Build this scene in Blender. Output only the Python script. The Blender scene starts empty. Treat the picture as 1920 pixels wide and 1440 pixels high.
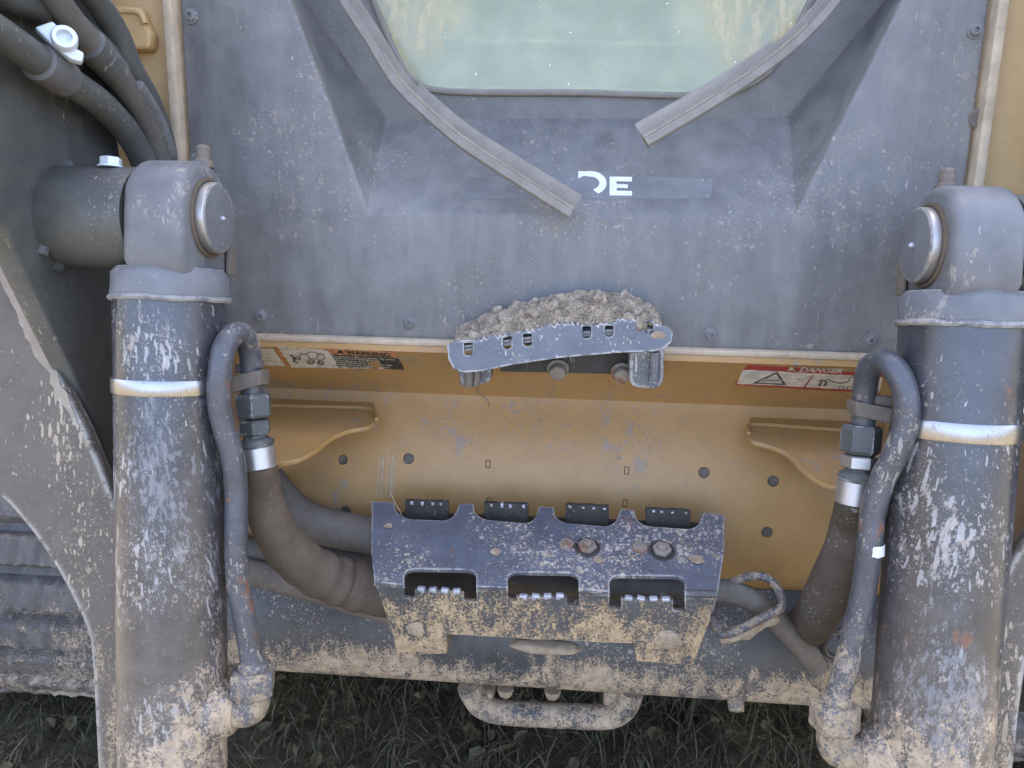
import bpy, bmesh, math, random
from mathutils import Vector, Matrix, noise as mnoise
random.seed(7)
S = bpy.context.scene
COL = S.collection
R = math.radians

# ------------------------------------------------------------------ camera
CAM = Vector((.02, -.88, 1.06)); PITCH, YAW, ROLL, FPX = R(20), R(4.4), R(.6), 1442.0
MC = Matrix.Rotation(YAW, 3, 'Z') @ Matrix.Rotation(math.pi/2-PITCH, 3, 'X') @ Matrix.Rotation(ROLL, 3, 'Z')
cd = bpy.data.cameras.new('camera'); cam = bpy.data.objects.new('camera', cd); COL.objects.link(cam)
cam.matrix_world = Matrix.Translation(CAM) @ MC.to_4x4()
cd.sensor_width = 36; cd.lens = 36*FPX/1920; cd.clip_start = .02; cd.clip_end = 3000
S.camera = cam
# ------------------------------------------------------------------ sky, sun, exposure
SUN_EL, SUN_AZ = R(43), R(4)          # the sun stands behind the machine: its front is in open shade
w = bpy.data.worlds.new('World'); S.world = w; w.use_nodes = True
wn = w.node_tree.nodes; bg = wn['Background']
sky = wn.new('ShaderNodeTexSky'); sky.sky_type = 'NISHITA'; sky.sun_disc = False
sky.sun_elevation = SUN_EL; sky.sun_rotation = SUN_AZ; sky.air_density = .55; sky.dust_density = 6.0; sky.ozone_density = .2
w.node_tree.links.new(sky.outputs[0], bg.inputs[0]); bg.inputs[1].default_value = .15
sl = bpy.data.lights.new('sun', 'SUN'); sl.energy = 3.0; sl.angle = R(.5); sl.color = (1, .94, .84)
so = bpy.data.objects.new('sun', sl); COL.objects.link(so)
sd = Vector((math.sin(SUN_AZ)*math.cos(SUN_EL), math.cos(SUN_AZ)*math.cos(SUN_EL), math.sin(SUN_EL)))
so.rotation_euler = sd.to_track_quat('Z', 'Y').to_euler(); so.location = (0, 3, 5)
vs = S.view_settings; vs.view_transform = 'Standard'; vs.look = 'None'; vs.gamma = 1; vs.exposure = 3.56; vs.use_curve_mapping = False
S.render.engine = 'CYCLES'; S.cycles.max_bounces = 5; S.cycles.glossy_bounces = 3; S.cycles.diffuse_bounces = 3; S.cycles.use_denoising = True

# ------------------------------------------------------------------ measuring helpers
def ray(px, py): return MC @ Vector(((px-960)/FPX, -(py-720)/FPX, -1))
def onp(px, py, P, n):
    d = ray(px, py); return CAM + d*((Vector(P)-CAM).dot(n)/d.dot(n))
def aY(px, py, y): return onp(px, py, (0, y, 0), Vector((0, 1, 0)))
def aZ(px, py, z): return onp(px, py, (0, 0, z), Vector((0, 0, 1)))
def aX(px, py, x): return onp(px, py, (x, 0, 0), Vector((1, 0, 0)))
LEAN = R(8.5); PNL = Vector((0, -math.cos(LEAN), math.sin(LEAN))); PUP = Vector((0, math.sin(LEAN), math.cos(LEAN)))
PP0 = Vector((0, 0, .79))
def aP(px, py, off=0): return onp(px, py, PP0+PNL*off, PNL)           # cab front panel
CL = R(15.4); CNL = Vector((0, -math.cos(CL), math.sin(CL))); CUP = Vector((0, math.sin(CL), math.cos(CL)))
CP0 = Vector((0, -.22, .72))
def aC(px, py, off=0): return onp(px, py, CP0+CNL*off, CNL)           # plane of the two cylinders

# ------------------------------------------------------------------ objects and meshes
BASE = {}
def props(o, label=None, cat=None, group=None, kind=None):
    if label: o['label'] = label
    if cat: o['category'] = cat
    if group: o['group'] = group
    if kind: o['kind'] = kind
    return o
def thing(name, loc, label, cat, group=None):
    o = bpy.data.objects.new(name, None); COL.objects.link(o); o.empty_display_size = .05
    o.location = loc; BASE[o] = Vector(loc); return props(o, label, cat, group)
def link(name, me, parent=None):
    o = bpy.data.objects.new(name, me); COL.objects.link(o)
    if parent: o.parent = parent
    BASE[o] = BASE.get(parent, Vector((0, 0, 0))); return o
def finish(me, smooth, ang=35):
    if smooth:
        me.shade_smooth(); me.set_sharp_from_angle(angle=R(ang))
def mk(name, V, F, mat, parent=None, smooth=True, bevel=0, seg=2, ang=35):
    b = BASE.get(parent, Vector((0, 0, 0)))
    me = bpy.data.meshes.new(name); me.from_pydata([Vector(v)-b for v in V], [], F)
    bm = bmesh.new(); bm.from_mesh(me)
    bmesh.ops.recalc_face_normals(bm, faces=bm.faces)
    if bevel:
        es = [e for e in bm.edges if len(e.link_faces) == 2 and e.calc_face_angle(0) > R(ang)]
        bmesh.ops.bevel(bm, geom=es, offset=bevel, segments=seg, profile=.5, affect='EDGES', clamp_overlap=True)
    bm.to_mesh(me); bm.free(); finish(me, smooth, ang)
    me.materials.append(mat); return link(name, me, parent)
def inst(name, src, loc, rot=None, parent=None, scale=None):
    o = link(name, src, parent); o.location = Vector(loc)-BASE.get(parent, Vector((0, 0, 0)))
    if rot is not None: o.rotation_euler = rot
    if scale is not None: o.scale = scale
    return o
def merge(*parts):
    V, F = [], []
    for v, f in parts:
        k = len(V); V += list(v); F += [tuple(i+k for i in q) for q in f]
    return V, F
def boxvf(c, u, v, w_):
    c, u, v, w_ = map(Vector, (c, u, v, w_))
    V = [c+u*a+v*b+w_*d for a in (-1, 1) for b in (-1, 1) for d in (-1, 1)]
    return V, [(0, 1, 3, 2), (4, 6, 7, 5), (0, 4, 5, 1), (2, 3, 7, 6), (0, 2, 6, 4), (1, 5, 7, 3)]
def box(a, b):
    a, b = Vector(a), Vector(b); c = (a+b)/2; h = (b-a)/2
    return boxvf(c, (h.x, 0, 0), (0, h.y, 0), (0, 0, h.z))
def catmull(P, n=6, closed=False):
    P = [Vector(p) for p in P]; out = []; L = len(P)
    for i in range(L if closed else L-1):
        if closed: p0, p1, p2, p3 = P[i-1], P[i], P[(i+1) % L], P[(i+2) % L]
        else: p0, p1, p2, p3 = P[max(i-1, 0)], P[i], P[i+1], P[min(i+2, L-1)]
        for k in range(n):
            t = k/n
            out.append(.5*((2*p1)+(p2-p0)*t+(2*p0-5*p1+4*p2-p3)*t*t+(3*p1-p0-3*p2+p3)*t**3))
    if not closed: out.append(P[-1])
    return out
def frames(path, up, closed=False):
    out = []; n = len(path); ref = Vector(up)
    for i, p in enumerate(path):
        if closed: t = path[(i+1) % n]-path[i-1]
        else: t = path[min(i+1, n-1)]-path[max(i-1, 0)]
        t.normalize(); b = (ref-t*ref.dot(t)).normalized(); ref = b
        out.append((p, t.cross(b).normalized(), b))
    return out
def sweep(path, prof, up=(0, -1, .3), scale=None, closed=False, caps=True):
    fr = frames(path, up, closed); m = len(prof); V = []; F = []
    for i, (p, s, b) in enumerate(fr):
        k = scale(i/(len(fr)-1)) if scale else 1
        V += [p+s*(q[0]*k)+b*(q[1]*k) for q in prof]
    for i in range(len(fr)-(0 if closed else 1)):
        j = (i+1) % len(fr)
        F += [(i*m+a, i*m+(a+1) % m, j*m+(a+1) % m, j*m+a) for a in range(m)]
    if not closed and caps: F += [tuple(range(m)), tuple(range((len(fr)-1)*m, len(fr)*m))]
    return V, F
def circ(r, n=16): return [(r*math.cos(2*math.pi*i/n), r*math.sin(2*math.pi*i/n)) for i in range(n)]
def tube(pts, r, n=16, seg=6, up=(0, -1, .3), scale=None, closed=False): return sweep(catmull(pts, seg, closed), circ(r, n), up, scale, closed)
def lathe(c, axis, prof, n=32, ph=0):
    c, a = Vector(c), Vector(axis).normalized(); u = a.orthogonal().normalized(); v = a.cross(u); V = []; F = []; m = len(prof)
    for i in range(n):
        t = 2*math.pi*i/n+ph; d = u*math.cos(t)+v*math.sin(t)
        V += [c+a*h+d*max(r, 1e-5) for r, h in prof]
    for i in range(n):
        j = (i+1) % n
        F += [(i*m+k, j*m+k, j*m+k+1, i*m+k+1) for k in range(m-1)]
    F.append(tuple(i*m for i in range(n))); F.append(tuple(i*m+m-1 for i in range(n)))
    return V, F
def hexa(c, axis, r, h): return lathe(c, axis, [(r*.86, 0), (r, h*.12), (r, h*.88), (r*.86, h)], 6)
def platevf(outline, holes=(), th=.006, bevel=.0008, toward=None):
    """flat cut plate: outline and holes are world points on one plane; its face nearer the viewer lies on that plane"""
    O = [Vector(p) for p in outline]
    n = Vector((0, 0, 0))
    for i in range(len(O)):
        a, b = O[i], O[(i+1) % len(O)]; n += a.cross(b)
    n.normalize(); tw = Vector(toward) if toward else CAM-O[0]
    if n.dot(tw) < 0: n = -n
    u = (O[1]-O[0]); u = (u-n*u.dot(n)).normalized(); v = n.cross(u); o0 = O[0]
    cu = bpy.data.curves.new('tmp', 'CURVE'); cu.dimensions = '2D'; cu.fill_mode = 'BOTH'
    cu.extrude = th/2-bevel; cu.bevel_depth = bevel; cu.bevel_resolution = 1; cu.offset = -bevel
    for loop in [O]+[[Vector(q) for q in h] for h in holes]:
        sp = cu.splines.new('POLY'); sp.points.add(len(loop)-1); sp.use_cyclic_u = True
        for i, q in enumerate(loop):
            d = q-o0; sp.points[i].co = (d.dot(u), d.dot(v), 0, 1)
    ob = bpy.data.objects.new('tmp', cu); COL.objects.link(ob)
    me = bpy.data.meshes.new_from_object(ob.evaluated_get(bpy.context.evaluated_depsgraph_get()))
    V = [o0+u*q.co.x+v*q.co.y+n*(q.co.z-th/2) for q in me.vertices]; F = [tuple(p.vertices) for p in me.polygons]
    bpy.data.objects.remove(ob); bpy.data.curves.remove(cu); bpy.data.meshes.remove(me)
    return V, F
def plate(name, outline, mat, parent=None, holes=(), th=.006, bevel=.0008, toward=None):
    V, F = platevf(outline, holes, th, bevel, toward); return mk(name, V, F, mat, parent, True)
def roundpoly(P, r, n=5):
    """round the corners of a 2-D polygon; r a number or one per corner"""
    out = []; L = len(P)
    for i in range(L):
        a, b, c = Vector(P[i-1]), Vector(P[i]), Vector(P[(i+1) % L]); rr = r[i] if isinstance(r, (list, tuple)) else r
        if rr <= 0: out.append(tuple(b)); continue
        d1 = min(rr, (a-b).length*.48); d2 = min(rr, (c-b).length*.48)
        s, e = b+(a-b).normalized()*d1, b+(c-b).normalized()*d2
        for k in range(n+1):
            t = k/n; out.append(tuple(s*(1-t)**2+b*2*t*(1-t)+e*t*t))
    return out
def jag(P, step=9, amp=1.6, sd=1):
    rr = random.Random(sd); out = []
    for i in range(len(P)):
        a, b = Vector(P[i]), Vector(P[(i+1) % len(P)]); k = max(1, int((b-a).length/step))
        for j in range(k):
            q = a.lerp(b, j/k); out.append((q.x+rr.uniform(-amp, amp), q.y+rr.uniform(-amp, amp)))
    return out

# ------------------------------------------------------------------ materials
class NT:
    def __init__(s, name):
        s.m = bpy.data.materials.new(name); s.m.use_nodes = True; s.t = s.m.node_tree; s.t.nodes.clear()
        s.out = s.t.nodes.new('ShaderNodeOutputMaterial'); s.geo = s.t.nodes.new('ShaderNodeNewGeometry'); s.pos = s.geo.outputs['Position']
    def n(s, ty): return s.t.nodes.new('ShaderNode'+ty)
    def l(s, a, b):
        if hasattr(a, 'is_output'): s.t.links.new(a, b)
        else: b.default_value = a
    def math(s, op, a, b=0., c=0., clamp=False):
        k = s.n('Math'); k.operation = op; k.use_clamp = clamp
        for i, q in enumerate((a, b, c)): s.l(q, k.inputs[i])
        return k.outputs[0]
    def noise(s, scale, detail=4, rough=.55, vec=None, dist=0.):
        k = s.n('TexNoise'); s.l(vec or s.pos, k.inputs['Vector']); k.inputs['Scale'].default_value = scale
        k.inputs['Detail'].default_value = detail; k.inputs['Roughness'].default_value = rough; k.inputs['Distortion'].default_value = dist
        return k.outputs['Fac']
    def vor(s, scale, vec=None):
        k = s.n('TexVoronoi'); s.l(vec or s.pos, k.inputs['Vector']); k.inputs['Scale'].default_value = scale
        sp = s.n('SeparateColor'); s.l(k.outputs['Color'], sp.inputs[0]); return k.outputs['Distance'], sp.outputs[0], sp.outputs[1]
    def ramp(s, v, a, b, lo=0., hi=1.):
        k = s.n('MapRange'); k.interpolation_type = 'SMOOTHSTEP'; s.l(v, k.inputs[0])
        for i, q in enumerate((a, b, lo, hi)): s.l(q, k.inputs[i+1])
        return k.outputs[0]
    def mix(s, f, a, b):
        k = s.n('Mix'); k.data_type = 'RGBA'; s.l(f, k.inputs[0])
        for q, i in ((a, 6), (b, 7)):
            if isinstance(q, tuple): q = q if len(q) == 4 else (*q, 1)
            s.l(q, k.inputs[i])
        return k.outputs[2]
    def mixf(s, f, a, b):
        k = s.n('Mix'); s.l(f, k.inputs[0]); s.l(a, k.inputs[2]); s.l(b, k.inputs[3]); return k.outputs[0]
    def map(s, rot, scl, vec=None, loc=(0, 0, 0)):
        k = s.n('Mapping'); s.l(vec or s.pos, k.inputs[0]); k.inputs['Rotation'].default_value = rot; k.inputs['Scale'].default_value = scl; k.inputs['Location'].default_value = loc
        return k.outputs[0]
    def wobble(s, scale, amt):
        k = s.n('TexNoise'); s.l(s.pos, k.inputs['Vector']); k.inputs['Scale'].default_value = scale; k.inputs['Detail'].default_value = 3
        a = s.n('VectorMath'); a.operation = 'SUBTRACT'; s.l(k.outputs['Color'], a.inputs[0]); a.inputs[1].default_value = (.5, .5, .5)
        b = s.n('VectorMath'); b.operation = 'SCALE'; s.l(a.outputs[0], b.inputs[0]); b.inputs['Scale'].default_value = amt
        c = s.n('VectorMath'); c.operation = 'ADD'; s.l(s.pos, c.inputs[0]); s.l(b.outputs[0], c.inputs[1]); return c.outputs[0]
    def principled(s, col, rough, metal=0., spec=.5, bump=None, bstr=.3, bdist=.002):
        p = s.n('BsdfPrincipled'); 
        if isinstance(col, tuple): col = (*col[:3], 1)
        s.l(col, p.inputs['Base Color']); s.l(rough, p.inputs['Roughness']); s.l(metal, p.inputs['Metallic']); s.l(spec, p.inputs['Specular IOR Level'])
        if bump is not None:
            b = s.n('Bump'); b.inputs['Strength'].default_value = bstr; b.inputs['Distance'].default_value = bdist
            s.l(bump, b.inputs['Height']); s.l(b.outputs[0], p.inputs['Normal'])
        s.t.links.new(p.outputs[0], s.out.inputs[0]); return p
TAN = (.36, .29, .21)
def grimy(name, base, rough=.35, metal=0., spec=.5, dust=.25, dustc=(.34, .31, .27), speck=.5, chip=(.62, .6, .58), scratch=.4, mud=None, mudc=TAN,
          film=0., rust=0., edge=0., edge_r=.0035, seed=0., bumps=.25, vary=.25, splat=0., patch=None, streak=0.):
    """painted or bare metal with road dust (thickened on dark paint to imitate glare haze), dried spatter, scratches, rust and a mud coat that thickens towards mud=(z_full, z_none)"""
    chip = tuple(c*k_ for c, k_ in zip(chip, (.60, .57, .52))); mudc = tuple(c*k_ for c, k_ in zip(mudc, (.76, .69, .585)))
    T = NT(name)
    sh = T.map((0, 0, 0), (1, 1, 1), loc=(seed*1.7, seed*.9, seed*2.3)); T.pos = sh
    nb = T.noise(5, 4, .6); nm = T.noise(38, 4, .65); nf = T.noise(260, 2, .6)
    col = T.mix(T.ramp(nm, .3, .7), tuple(c*(1-vary) for c in base), tuple(min(1, c*(1+vary)) for c in base))
    dm = T.math('MULTIPLY', T.ramp(T.math('ADD', T.math('MULTIPLY', nb, .65), T.math('MULTIPLY', nm, .35)), .25, .75, .6, 1.3), dust, clamp=True)
    if streak: dm = T.math('MULTIPLY', dm, T.ramp(T.noise(42, 3, .6, T.map((0, .04, 0), (1, 1, .05))), .3, .7, 1-streak, 1+streak), clamp=True)
    col = T.mix(dm, col, dustc); rg = T.mixf(T.math('MULTIPLY', dm, 1.4, clamp=True), rough, .8); mt = T.math('MULTIPLY', T.math('SUBTRACT', 1., dm), metal)
    H = T.math('ADD', T.math('MULTIPLY', nf, .2), T.math('MULTIPLY', nm, .35))
    wv = T.wobble(260, .007); wv2 = T.wobble(60, .008); cl = T.ramp(T.noise(9, 3), .4, .66)
    if speck > 0:
        for sc, r0, k in ((120, .30, .7), (290, .40, .85), (620, .42, .7)):
            d, c1, c2 = T.vor(sc, wv)
            rad = T.math('MULTIPLY', T.math('POWER', c1, 9. if sc < 200 else 5.), T.math('MULTIPLY', T.math('ADD', cl, .35), r0*1.25*(.5+speck)))
            msk = T.math('MULTIPLY', T.ramp(T.math('SUBTRACT', rad, d), 0., .05), min(.9, k*(.5+speck*.5)))
            col = T.mix(msk, col, T.mix(c2, chip, tuple(c*.72 for c in mudc))); rg = T.mixf(msk, rg, .75)
    if scratch > 0:
        for i, rot in enumerate(((.1, .62, .1), (.1, -.85, .2), (.05, -.12, .1), (.1, .25, .1))[:4 if scratch > .6 else 3]):
            d, c1, c2 = T.vor((260, 200, 300, 130)[i], T.map(rot, (1, 1, (.075, .06, .075, .045)[i]), wv2, (i*.31, seed, .1)))
            rad = T.math('MULTIPLY', T.math('POWER', c1, 3.2 if scratch > .6 else 4.), T.math('MULTIPLY', T.math('ADD', cl, .25), .32*(.4+scratch)))
            msk = T.math('MULTIPLY', T.ramp(T.math('SUBTRACT', rad, d), 0., .06), .75)
            col = T.mix(msk, col, chip)
    if splat > 0:
        sm = T.math('MULTIPLY', T.ramp(T.math('ADD', T.math('MULTIPLY', T.noise(60, 6, .8, T.map((0, .3, 0), (1, 1, .45), wv2)), 1.), T.math('MULTIPLY', cl, .1)), .66-.1*splat, .70-.1*splat), .75)
        col = T.mix(sm, col, tuple(a*.6+b*.4 for a, b in zip(chip, mudc))); rg = T.mixf(sm, rg, .7)
    if patch:                                                     # paint scoured down to pale primer, flecked with what is left
        sz = T.n('SeparateXYZ'); T.t.links.new(T.geo.outputs['Position'], sz.inputs[0])
        pz = T.math('MULTIPLY', T.ramp(sz.outputs[2], patch[0], patch[0]+.12), T.ramp(sz.outputs[2], patch[1]-.15, patch[1], 1., 0.))
        pn_ = T.noise(9, 3, .55, T.map((0, 0, 0), (1, 1, .35), None, (seed, 1, 0)))
        fk = T.noise(190, 5, .8, T.map((0, .3, 0), (1, 1, .3), wv2))
        pm = T.ramp(T.math('ADD', T.math('MULTIPLY', T.math('SUBTRACT', pn_, .5), 1.5), T.math('ADD', T.math('MULTIPLY', pz, .22), T.math('MULTIPLY', T.math('SUBTRACT', .5, fk), 1.35))), .32, .44)
        col = T.mix(T.math('MULTIPLY', pm, .62), col, T.mix(nm, (.17, .18, .205), (.31, .295, .28))); rg = T.mixf(pm, rg, .45)
    if rust > 0:
        rm = T.math('MULTIPLY', T.ramp(T.noise(33, 5, .7, T.map((0, 0, 0), (1, 1, .7), None, (4, 5, 6))), .66-.14*rust, .72-.14*rust), .85)
        col = T.mix(rm, col, T.mix(nf, (.10, .045, .025), (.27, .13, .07))); rg = T.mixf(rm, rg, .85); mt = T.math('MULTIPLY', mt, T.math('SUBTRACT', 1., rm))
    if edge > 0:
        bv = T.n('Bevel'); bv.samples = 4; bv.inputs[0].default_value = edge_r
        dt = T.n('VectorMath'); dt.operation = 'DOT_PRODUCT'; T.l(bv.outputs[0], dt.inputs[0]); T.l(T.geo.outputs['Normal'], dt.inputs[1])
        em = T.math('MULTIPLY', T.math('SUBTRACT', 1., T.ramp(dt.outputs['Value'], .86, .985)), T.ramp(T.noise(70, 5, .7), .58-.2*edge, .70-.2*edge))
        col = T.mix(em, col, (.55, .51, .45)); rg = T.mixf(em, rg, .5)
    if mud:
        sp = T.n('SeparateXYZ'); T.t.links.new(T.geo.outputs['Position'], sp.inputs[0])
        h = T.ramp(sp.outputs[2], mud[0], mud[1], 1., 0.)
        col = T.mix(T.math('MULTIPLY', T.math('MULTIPLY', h, film), T.ramp(nm, .3, .7, .5, 1.3), clamp=True), col, mudc); rg = T.mixf(T.math('MULTIPLY', h, film), rg, .8)
        mn = T.math('ADD', T.math('ADD', T.math('MULTIPLY', T.noise(13, 5, .6), .31), T.math('MULTIPLY', T.noise(60, 5, .75, T.map((0, .05, 0), (1, 1, .45), wv2)), .34)), T.math('MULTIPLY', T.noise(300, 3, .8), .35))
        th = T.mixf(h, .74, mud[2] if len(mud) > 2 else .40)
        mm = T.ramp(T.math('SUBTRACT', mn, th), -.022, .045)
        mc = T.mix(T.ramp(T.noise(75, 6, .7), .35, .65), tuple(c*.72 for c in mudc), tuple(min(1, c*1.15) for c in mudc))
        col = T.mix(T.math('MULTIPLY', mm, .93), col, mc); rg = T.mixf(mm, rg, .92); mt = T.math('MULTIPLY', mt, T.math('SUBTRACT', 1., mm))
        H = T.math('ADD', H, T.math('MULTIPLY', T.math('ADD', mm, T.math('MULTIPLY', nf, mm)), .9))
    T.principled(col, rg, mt, spec, H, bumps, .0016); return T.m
def flat(name, col, rough=.5, metal=0., vary=.2, scale=60, bump=.1, wear=None, wearc=(.4, .3, .17), wk=.6):
    T = NT(name); nz = T.noise(scale, 6, .65)
    c = T.mix(T.ramp(nz, .3, .7), tuple(q*(1-vary) for q in col), tuple(min(1, q*(1+vary)) for q in col))
    if wear:
        wm = T.ramp(T.noise(wear, 8, .72), wk, wk+.05); c = T.mix(wm, c, wearc)
    T.principled(c, rough, metal, .4, T.noise(scale*6, 3), bump, .001); return T.m

BLK = (.028, .03, .036)
M_panel = grimy('panel_paint', BLK, .2, spec=.65, dust=.44, dustc=(.36, .345, .32), speck=.65, scratch=.25, vary=.15, bumps=.1, streak=.17)  # real dust, laid on thicker so the black carries a pale glare veil
M_recess = grimy('door_paint', BLK, .42, dust=.4, dustc=(.35, .335, .305), speck=.42, scratch=.2, seed=3, bumps=.12)
M_yel = grimy('yellow_paint', (.42, .23, .062), .34, dust=.17, dustc=(.33, .275, .215), speck=.55, chip=(.46, .46, .5), scratch=.4, vary=.06, seed=5, bumps=.08, splat=.16)
M_yelpost = grimy('yellow_post_paint', (.48, .29, .09), .45, dust=.2, dustc=(.45, .4, .33), speck=.1, scratch=.05, vary=.06, seed=6, bumps=.08)
M_lip = grimy('lip_edge_lit_paint', (.5, .38, .24), .5, dust=.35, dustc=(.48, .42, .34), speck=.25, scratch=.1, seed=2)  # cream tint: light caught by the lip's top edge, put into the colour
M_cyl = grimy('cylinder_paint', (.03, .032, .04), .2, spec=.65, dust=.07, speck=.6, chip=(.62, .62, .65), scratch=.85, mud=(.42, .82, .47), mudc=(.58, .475, .36), rust=.12, seed=8, splat=.08, film=.16, patch=(.42, .86))
M_lug = grimy('clevis_paint', (.05, .052, .058), .36, dust=.3, dustc=(.36, .36, .36), speck=.35, chip=(.6, .6, .62), scratch=.4, edge=.9, seed=9, splat=.1)
M_pipe = grimy('pipe_paint', (.035, .04, .055), .24, dust=.14, speck=1., scratch=1., chip=(.55, .53, .5), mud=(.52, .80, .50), mudc=(.46, .38, .3), rust=.55, seed=11, splat=.35)
M_fit = grimy('muddy_fitting', (.05, .052, .06), .45, dust=.2, speck=.4, scratch=.3, mud=(.5, .70, .50), mudc=(.5, .41, .3), seed=12)
M_step = grimy('step_paint', (.035, .042, .062), .27, dust=.3, dustc=(.225, .23, .25), speck=1.1, chip=(.8, .73, .64), scratch=.75, edge=1., rust=.05, seed=13, mud=(.50, .57, .56), mudc=(.5, .4, .28))  # blue-grey dust tint paints in the sky's sheen on the tread
M_stepf = grimy('muddy_step_paint', (.03, .032, .036), .45, dust=.15, speck=.5, scratch=.4, mud=(.5, .63, .462), mudc=(.56, .43, .28), edge=.6, seed=14, bumps=.6)
M_steph = grimy('step_steel_dark', (.022, .021, .02), .6, spec=.25, dust=.08, speck=.2, scratch=.2, seed=15)
M_lip2 = grimy('bent_step_paint', (.05, .055, .068), .3, dust=.3, dustc=(.29, .295, .31), speck=.9, chip=(.95, .95, .95), scratch=1., edge=.75, seed=16)
M_cross = grimy('crossmember_paint', (.03, .032, .038), .34, dust=.13, speck=.8, scratch=.35, mud=(.32, .43, .455), mudc=(.56, .46, .35), seed=17, bumps=.5)
M_arm = grimy('arm_paint', (.035, .035, .033), .38, dust=.18, dustc=(.3, .3, .27), speck=.3, scratch=.35, seed=18)
M_armf = grimy('muddy_arm_paint', (.075, .058, .042), .55, dust=.5, dustc=(.17, .14, .11), edge_r=.012, speck=.6, scratch=.9, chip=(.75, .65, .5), mud=(.3, .98, .46), mudc=(.5, .41, .3), seed=19, edge=1., bumps=.5)
M_track = grimy('track_rubber', (.04, .038, .036), .8, spec=.15, dust=.35, dustc=(.3, .28, .26), speck=.6, scratch=.2, chip=(.4, .38, .35), mud=(-.3, 1.1, .375), mudc=(.47, .41, .355), seed=20, bumps=.8)
M_hose = grimy('hose_rubber', (.05, .045, .04), .65, spec=.22, dust=.45, dustc=(.21, .19, .165), speck=.35, scratch=.1, chip=(.4, .36, .3), seed=21, bumps=1.0)
M_hoseg = grimy('grey_hose_sleeve', (.105, .094, .083), .8, spec=.2, dust=.45, dustc=(.25, .215, .175), speck=.4, scratch=.1, seed=22, bumps=1.0)
M_sleeve = grimy('brown_sleeve', (.105, .078, .056), .85, spec=.2, dust=.4, dustc=(.17, .135, .1), speck=.15, scratch=0, seed=23, bumps=1.0)
M_sleeved = grimy('dark_sleeve', (.035, .031, .028), .85, spec=.15, dust=.4, dustc=(.2, .16, .12), speck=.8, scratch=.1, seed=24, bumps=1.0)
M_steel = grimy('bright_steel', (.5, .48, .46), .32, metal=1., dust=.16, speck=.3, scratch=.25, chip=(.3, .28, .25), vary=.05, seed=25, bumps=.05)
M_band = grimy('strap_steel', (.38, .365, .36), .24, metal=1., dust=.05, speck=.12, scratch=.1, chip=(.4, .34, .26), vary=.05, seed=26, rust=.1, bumps=.04)
M_worn = grimy('worn_tooth_steel', (.5, .52, .6), .36, metal=.7, dust=.2, speck=.5, scratch=.3, vary=.3, seed=27)
M_brkt = grimy('brown_bracket', (.11, .09, .07), .6, dust=.4, dustc=(.24, .2, .16), speck=.2, scratch=.2, seed=28)
M_nut = grimy('dark_fitting', (.04, .045, .045), .45, dust=.3, dustc=(.17, .17, .155), speck=.25, scratch=.3, seed=29, edge=.4)
M_seal = grimy('weathered_rubber', (.12, .11, .1), .8, spec=.25, dust=.55, dustc=(.36, .33, .29), speck=.35, scratch=.3, chip=(.45, .42, .37), seed=30, bumps=.7)
M_seal2 = grimy('seal_core', (.36, .29, .2), .8, spec=.25, dust=.3, speck=.2, scratch=.3, seed=31, bumps=.6)
M_rusty = grimy('rusty_bolt', (.17, .13, .1), .7, dust=.4, dustc=(.32, .27, .22), speck=.3, scratch=.1, rust=.7, seed=32)
M_screw = grimy('screw_head', (.09, .09, .09), .5, dust=.35, dustc=(.36, .35, .33), speck=.2, scratch=.1, seed=33)
M_galv = grimy('galvanised_clamp', (.62, .68, .74), .45, metal=.3, dust=.2, dustc=(.62, .64, .62), speck=.05, scratch=.1, vary=.05, seed=34)
M_conduit = flat('conduit_plastic', (.16, .16, .15), .6)
M_hole = flat('hole_mud', (.16, .135, .11), .9, bump=.4)
M_white = flat('decal_white', (.66, .62, .54), .55, wear=55, wearc=(.3, .24, .17), wk=.6)
M_letter = flat('letter_white', (.72, .73, .70), .5, vary=.12, wear=150, wearc=(.36, .36, .35), wk=.62)
M_ghost = grimy('peeled_band', BLK, .5, dust=.52, dustc=(.35, .35, .345), speck=.5, scratch=.3, seed=41)
M_orange = flat('decal_orange', (.55, .24, .11), .55, wear=50, wearc=(.5, .31, .13), wk=.56)
M_red = flat('decal_red', (.40, .06, .05), .55, wear=60, wearc=(.45, .3, .14), wk=.6)
M_print = flat('decal_black', (.04, .042, .04), .6, wear=70, wearc=(.36, .28, .16), wk=.6)
M_printl = flat('print_line', (.07, .065, .05), .6, wear=160, wearc=(.55, .5, .43), wk=.56)
M_mud = flat('dry_mud', (.33, .25, .165), .95, vary=.22, scale=90, bump=.8)
M_clod = flat('dry_clod', (.29, .235, .17), .95, vary=.4, scale=70, bump=.6)
M_in = flat('cab_interior', (.22, .23, .2), .7)
M_dark = flat('dark_steel', (.035, .034, .032), .7)
M_scr = flat('scratch_primer', (.42, .39, .33), .6)
M_redcap = flat('red_cap', (.5, .05, .04), .5)
T = NT('dusty_glass')
def tan_patch(c, r_):  # tan patch with a ragged noise edge around a point
    k = T.n('VectorMath'); k.operation = 'DISTANCE'; T.l(T.pos, k.inputs[0]); k.inputs[1].default_value = c
    return T.ramp(T.math('ADD', k.outputs['Value'], T.math('MULTIPLY', T.noise(22, 5, .6), .09)), r_, r_+.035, 1., 0.)
def _gl(px, py):
    d = MC @ Vector(((px-960)/FPX, -(py-720)/FPX, -1)); n = Vector((0, -math.cos(R(8.5)), math.sin(R(8.5)))); P = Vector((0, 0, .79))-n*.097
    return tuple(CAM+d*((P-CAM).dot(n)/d.dot(n)))
sm = T.math('MULTIPLY', T.math('MAXIMUM', tan_patch(_gl(765, 10), .095), tan_patch(_gl(1430, 15), .10)), T.ramp(T.noise(60, 6, .75, T.map((0, .35, 0), (1, 1, .2))), .33, .6))
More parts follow.
